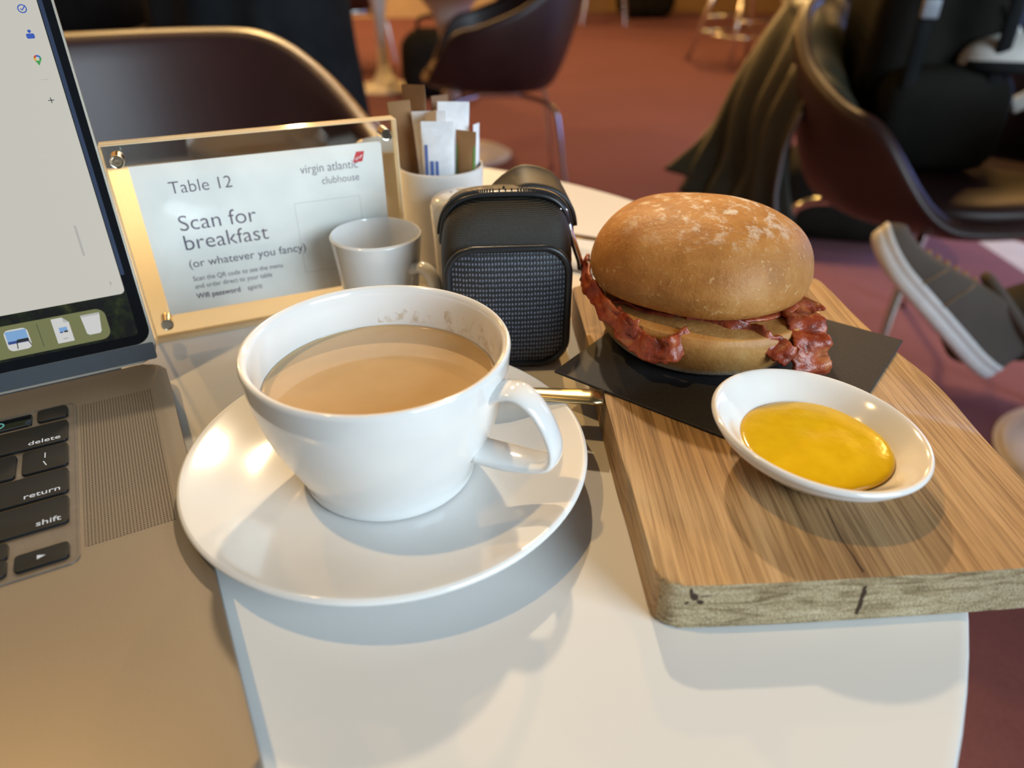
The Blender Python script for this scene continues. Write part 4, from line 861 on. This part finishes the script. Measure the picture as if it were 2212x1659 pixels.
# rest of the seated figure, beyond the frame: one continuous body, jumper and hair
bv = [(1.47, 0.10, -0.155), (1.47, 0.06, 0.05), (1.47, 0.05, 0.22), (1.47, 0.07, 0.355), (1.47, 0.085, 0.41), (1.47, 0.105, 0.485), (1.47, 0.10, 0.57),
      (1.29, 0.05, 0.295), (1.22, 0.13, 0.06), (1.30, 0.33, -0.055), (1.35, 0.40, -0.075), (1.65, 0.05, 0.295), (1.72, 0.13, 0.06), (1.64, 0.33, -0.055), (1.59, 0.40, -0.075),
      (1.56, 0.22, -0.165), (1.57, 0.60, -0.165), (1.57, 0.64, -0.40), (1.57, 0.62, -0.645), (1.57, 0.76, -0.690), (1.47, 0.125, 0.475)]
be = [(0, 1), (1, 2), (2, 3), (3, 4), (4, 5), (5, 6), (2, 7), (7, 8), (8, 9), (9, 10), (2, 11), (11, 12), (12, 13), (13, 14), (0, 15), (15, 16), (16, 17), (17, 18), (18, 19)]
br = [0.15, 0.135, 0.15, 0.07, 0.052, 0.082, 0.066, 0.062, 0.047, 0.032, 0.036, 0.062, 0.047, 0.032, 0.036, 0.085, 0.066, 0.055, 0.040, 0.034]
bv = bv[:20]
me = bpy.data.meshes.new('body'); me.from_pydata([tuple(Vector(p) - po) for p in bv], be, [])
tmp = bpy.data.objects.new('tmp', me); C.objects.link(tmp); mod(tmp, 'SKIN'); 
for i, sv in enumerate(me.skin_vertices[0].data): sv.radius = (br[i], br[i] * (0.75 if i < 3 else 1)); sv.use_root = i == 0
mod(tmp, 'SUBSURF', levels=2, render_levels=2)
bme = bpy.data.meshes.new_from_object(tmp.evaluated_get(bpy.context.evaluated_depsgraph_get())); bpy.data.objects.remove(tmp)
M['skin'] = plain('skin', (0.55, 0.33, 0.24), 0.5, bs=60); M['jumper'] = cloth('jumper', (0.03, 0.032, 0.04), (0.045, 0.048, 0.06))
bme.materials.clear()
for k_ in ('skin', 'jumper', 'trouser', 'sole'): bme.materials.append(M[k_])
for p in bme.polygons:
    c_ = p.center + po
    p.material_index = 0 if c_.z > 0.375 or (c_.y > 0.345 and c_.z > -0.12 and abs(c_.x - 1.47) < 0.25) else (3 if c_.z < -0.655 else (2 if c_.z < -0.10 else 1))
obj('body', bme, None, pe)
hd = Vector((1.47, 0.105, 0.50)) - po
obj('hair', superell('hair', 0.088, 0.098, 0.075, 1, 1, 28, 16, lambda p: p, M=Matrix.Translation(hd + Vector((0, -0.018, 0.052)))), M['trouser'], pe)
obj('nose', superell('nose', 0.012, 0.020, 0.020, 1, 1, 16, 10, M=Matrix.Translation(hd + Vector((0, 0.088, -0.012)))), M['skin'], pe)
for e_ in (-1, 1):
    obj('eye', superell('eye', 0.011, 0.006, 0.006, 1, 1, 14, 8, M=Matrix.Translation(hd + Vector((0.030 * e_, 0.074, 0.010)))), M['ink'], pe)
    obj('ear', superell('ear', 0.008, 0.016, 0.028, 1, 1, 14, 8, M=Matrix.Translation(hd + Vector((0.086 * e_, 0.0, -0.005)))), M['skin'], pe)
obj('mouth', superell('mouth', 0.022, 0.006, 0.005, 1, 1, 14, 8, M=Matrix.Translation(hd + Vector((0, 0.076, -0.045)))), M['ink_red'], pe)
Tt, Hh = Vector((0.490, 0.952, -0.176)), Vector((0.655, 0.842, -0.335))
camv = Vector((0, 0, 0.197)); mid = (Tt + Hh) / 2
ex = (Tt - Hh).normalized(); vd = (camv - mid).normalized(); ey = (vd - ex * vd.dot(ex)).normalized(); ez = ex.cross(ey)
if ez.x < 0: ez = -ez
# shoe local: x heel to toe, y across, z from the sole up to the ankle
SM = Matrix((ex, ey, ez)).transposed().to_4x4(); SM.translation = Hh - po
LS = (Tt - Hh).length
def outline(n, off=0.0, z=0.0):
    P = []
    for i in range(n):
        a = 2 * pi * i / n; c_, s_ = math.cos(a), math.sin(a)
        x = LS / 2 + (LS / 2 + off) * math.copysign(abs(c_) ** 0.75, c_); k = x / LS
        wv = 0.036 + 0.011 * math.sin(max(min((k - 0.15) / 0.85, 1), 0) * pi) + off
        P.append((x, wv * math.copysign(abs(s_) ** 0.8, s_), z)); 
    return P
def spring(x): k = x / LS; return 0.018 * max((k - 0.70) / 0.30, 0) ** 2 + 0.006 * max((0.2 - k) / 0.2, 0) ** 2
def so(u, v):
    lev = [(-0.004, 0.0), (0.001, 0.004), (0.0015, 0.014), (0.0005, 0.0155), (0.0005, 0.0170), (0.0015, 0.0185), (0.001, 0.027), (-0.003, 0.029)]
    k = v * (len(lev) - 1); i = int(min(k, len(lev) - 2)); t_ = k - i; of = lev[i][0] * (1 - t_) + lev[i + 1][0] * t_; z = lev[i][1] * (1 - t_) + lev[i + 1][1] * t_
    n_ = 56; p = outline(n_, of, z)[int(round(u * n_)) % n_]; return Vector((p[0], p[1], p[2] + spring(p[0])))
bm = bmesh.new(); me = grid('sole', so, 56, 15, None, True); bm.from_mesh(me); bm.verts.ensure_lookup_table()
bm.faces.new([bm.verts[i] for i in range(56)][::-1]); bm.faces.new([bm.verts[14 * 56 + i] for i in range(56)])
shoe = obj('sneaker', bm_mesh('sole', bm, SM), M['sole'], pe)
def up_(u, v):
    n_ = 56; p = outline(n_, -0.003, 0.026)[int(round(u * n_)) % n_]; k = p[0] / LS
    htop = 0.026 + 0.010 * min(max((0.97 - k) / 0.15, 0), 1) + (0.034 * min(max((0.82 - k) / 0.46, 0), 1)) + 0.002 * max(0.15 - k, 0) / 0.15
    x = p[0] + (LS * 0.35 - p[0]) * 0.12 * v * (1 if k > 0.3 else 0.4); nar = math.cos(v * 1.05) ** 0.8 if k > 0.42 else 1 - 0.28 * v
    if k > 0.42: nar = max(nar, 0.0)
    top_close = max(min((k - 0.40) / 0.12, 1), 0)
    wv = p[1] * ((1 - 0.25 * v) * (1 - top_close) + top_close * math.sqrt(max(1 - v * v * 0.985, 0)))
    return Vector((x, wv, 0.026 + spring(p[0]) + (htop - 0.026 + 0.014) * (v if top_close < 0.5 else math.sin(v * pi / 2))))
um = grid('upper', up_, 56, 16, SM, True)
ub = obj('upper', um, M['suede'], shoe); mod(ub, 'SOLIDIFY', thickness=0.003, offset=1)
def seam(k0, k1, kk):
    return [SM @ (up_(0.25 + (0.5 - kk) * 0.35, v_ / 12) + Vector((0.02 * math.sin(v_ / 12 * 3), 0.002, 0.002))) for v_ in range(13)]
for kx in (0.60, 0.48):
    u0 = math.acos(max(min(2 * kx - 1, 1), -1)) / (2 * pi)
    pts = [up_(u0, i / 10) for i in range(10)]
    obj('stitched_seam', tube('seam', [SM @ (p + Vector((0, 0.0035, 0))) for p in pts], 0.0016, 6), M['lace'], shoe)
for i in range(6):
    kx = 0.46 + i * 0.052; zt_ = 0.026 + 0.010 + 0.034 * min(max((0.82 - kx) / 0.46, 0), 1) + 0.016
    obj('lace', tube('lace', [SM @ Vector((kx * LS + 0.004, 0.026 * q, zt_ - 0.012 * q * q * 1.3)) for q in (-1, -0.6, -0.2, 0.2, 0.6, 1)], 0.0030, 8), M['lace'], shoe)
obj('collar', tube('collar', [SM @ Vector((0.056 + 0.060 * math.cos(a), 0.026 * math.sin(a), 0.083 + 0.012 * math.cos(a) * 0.6)) for a in [2 * pi * i / 28 for i in range(28)]], 0.007, 10, True), M['suede'], shoe)
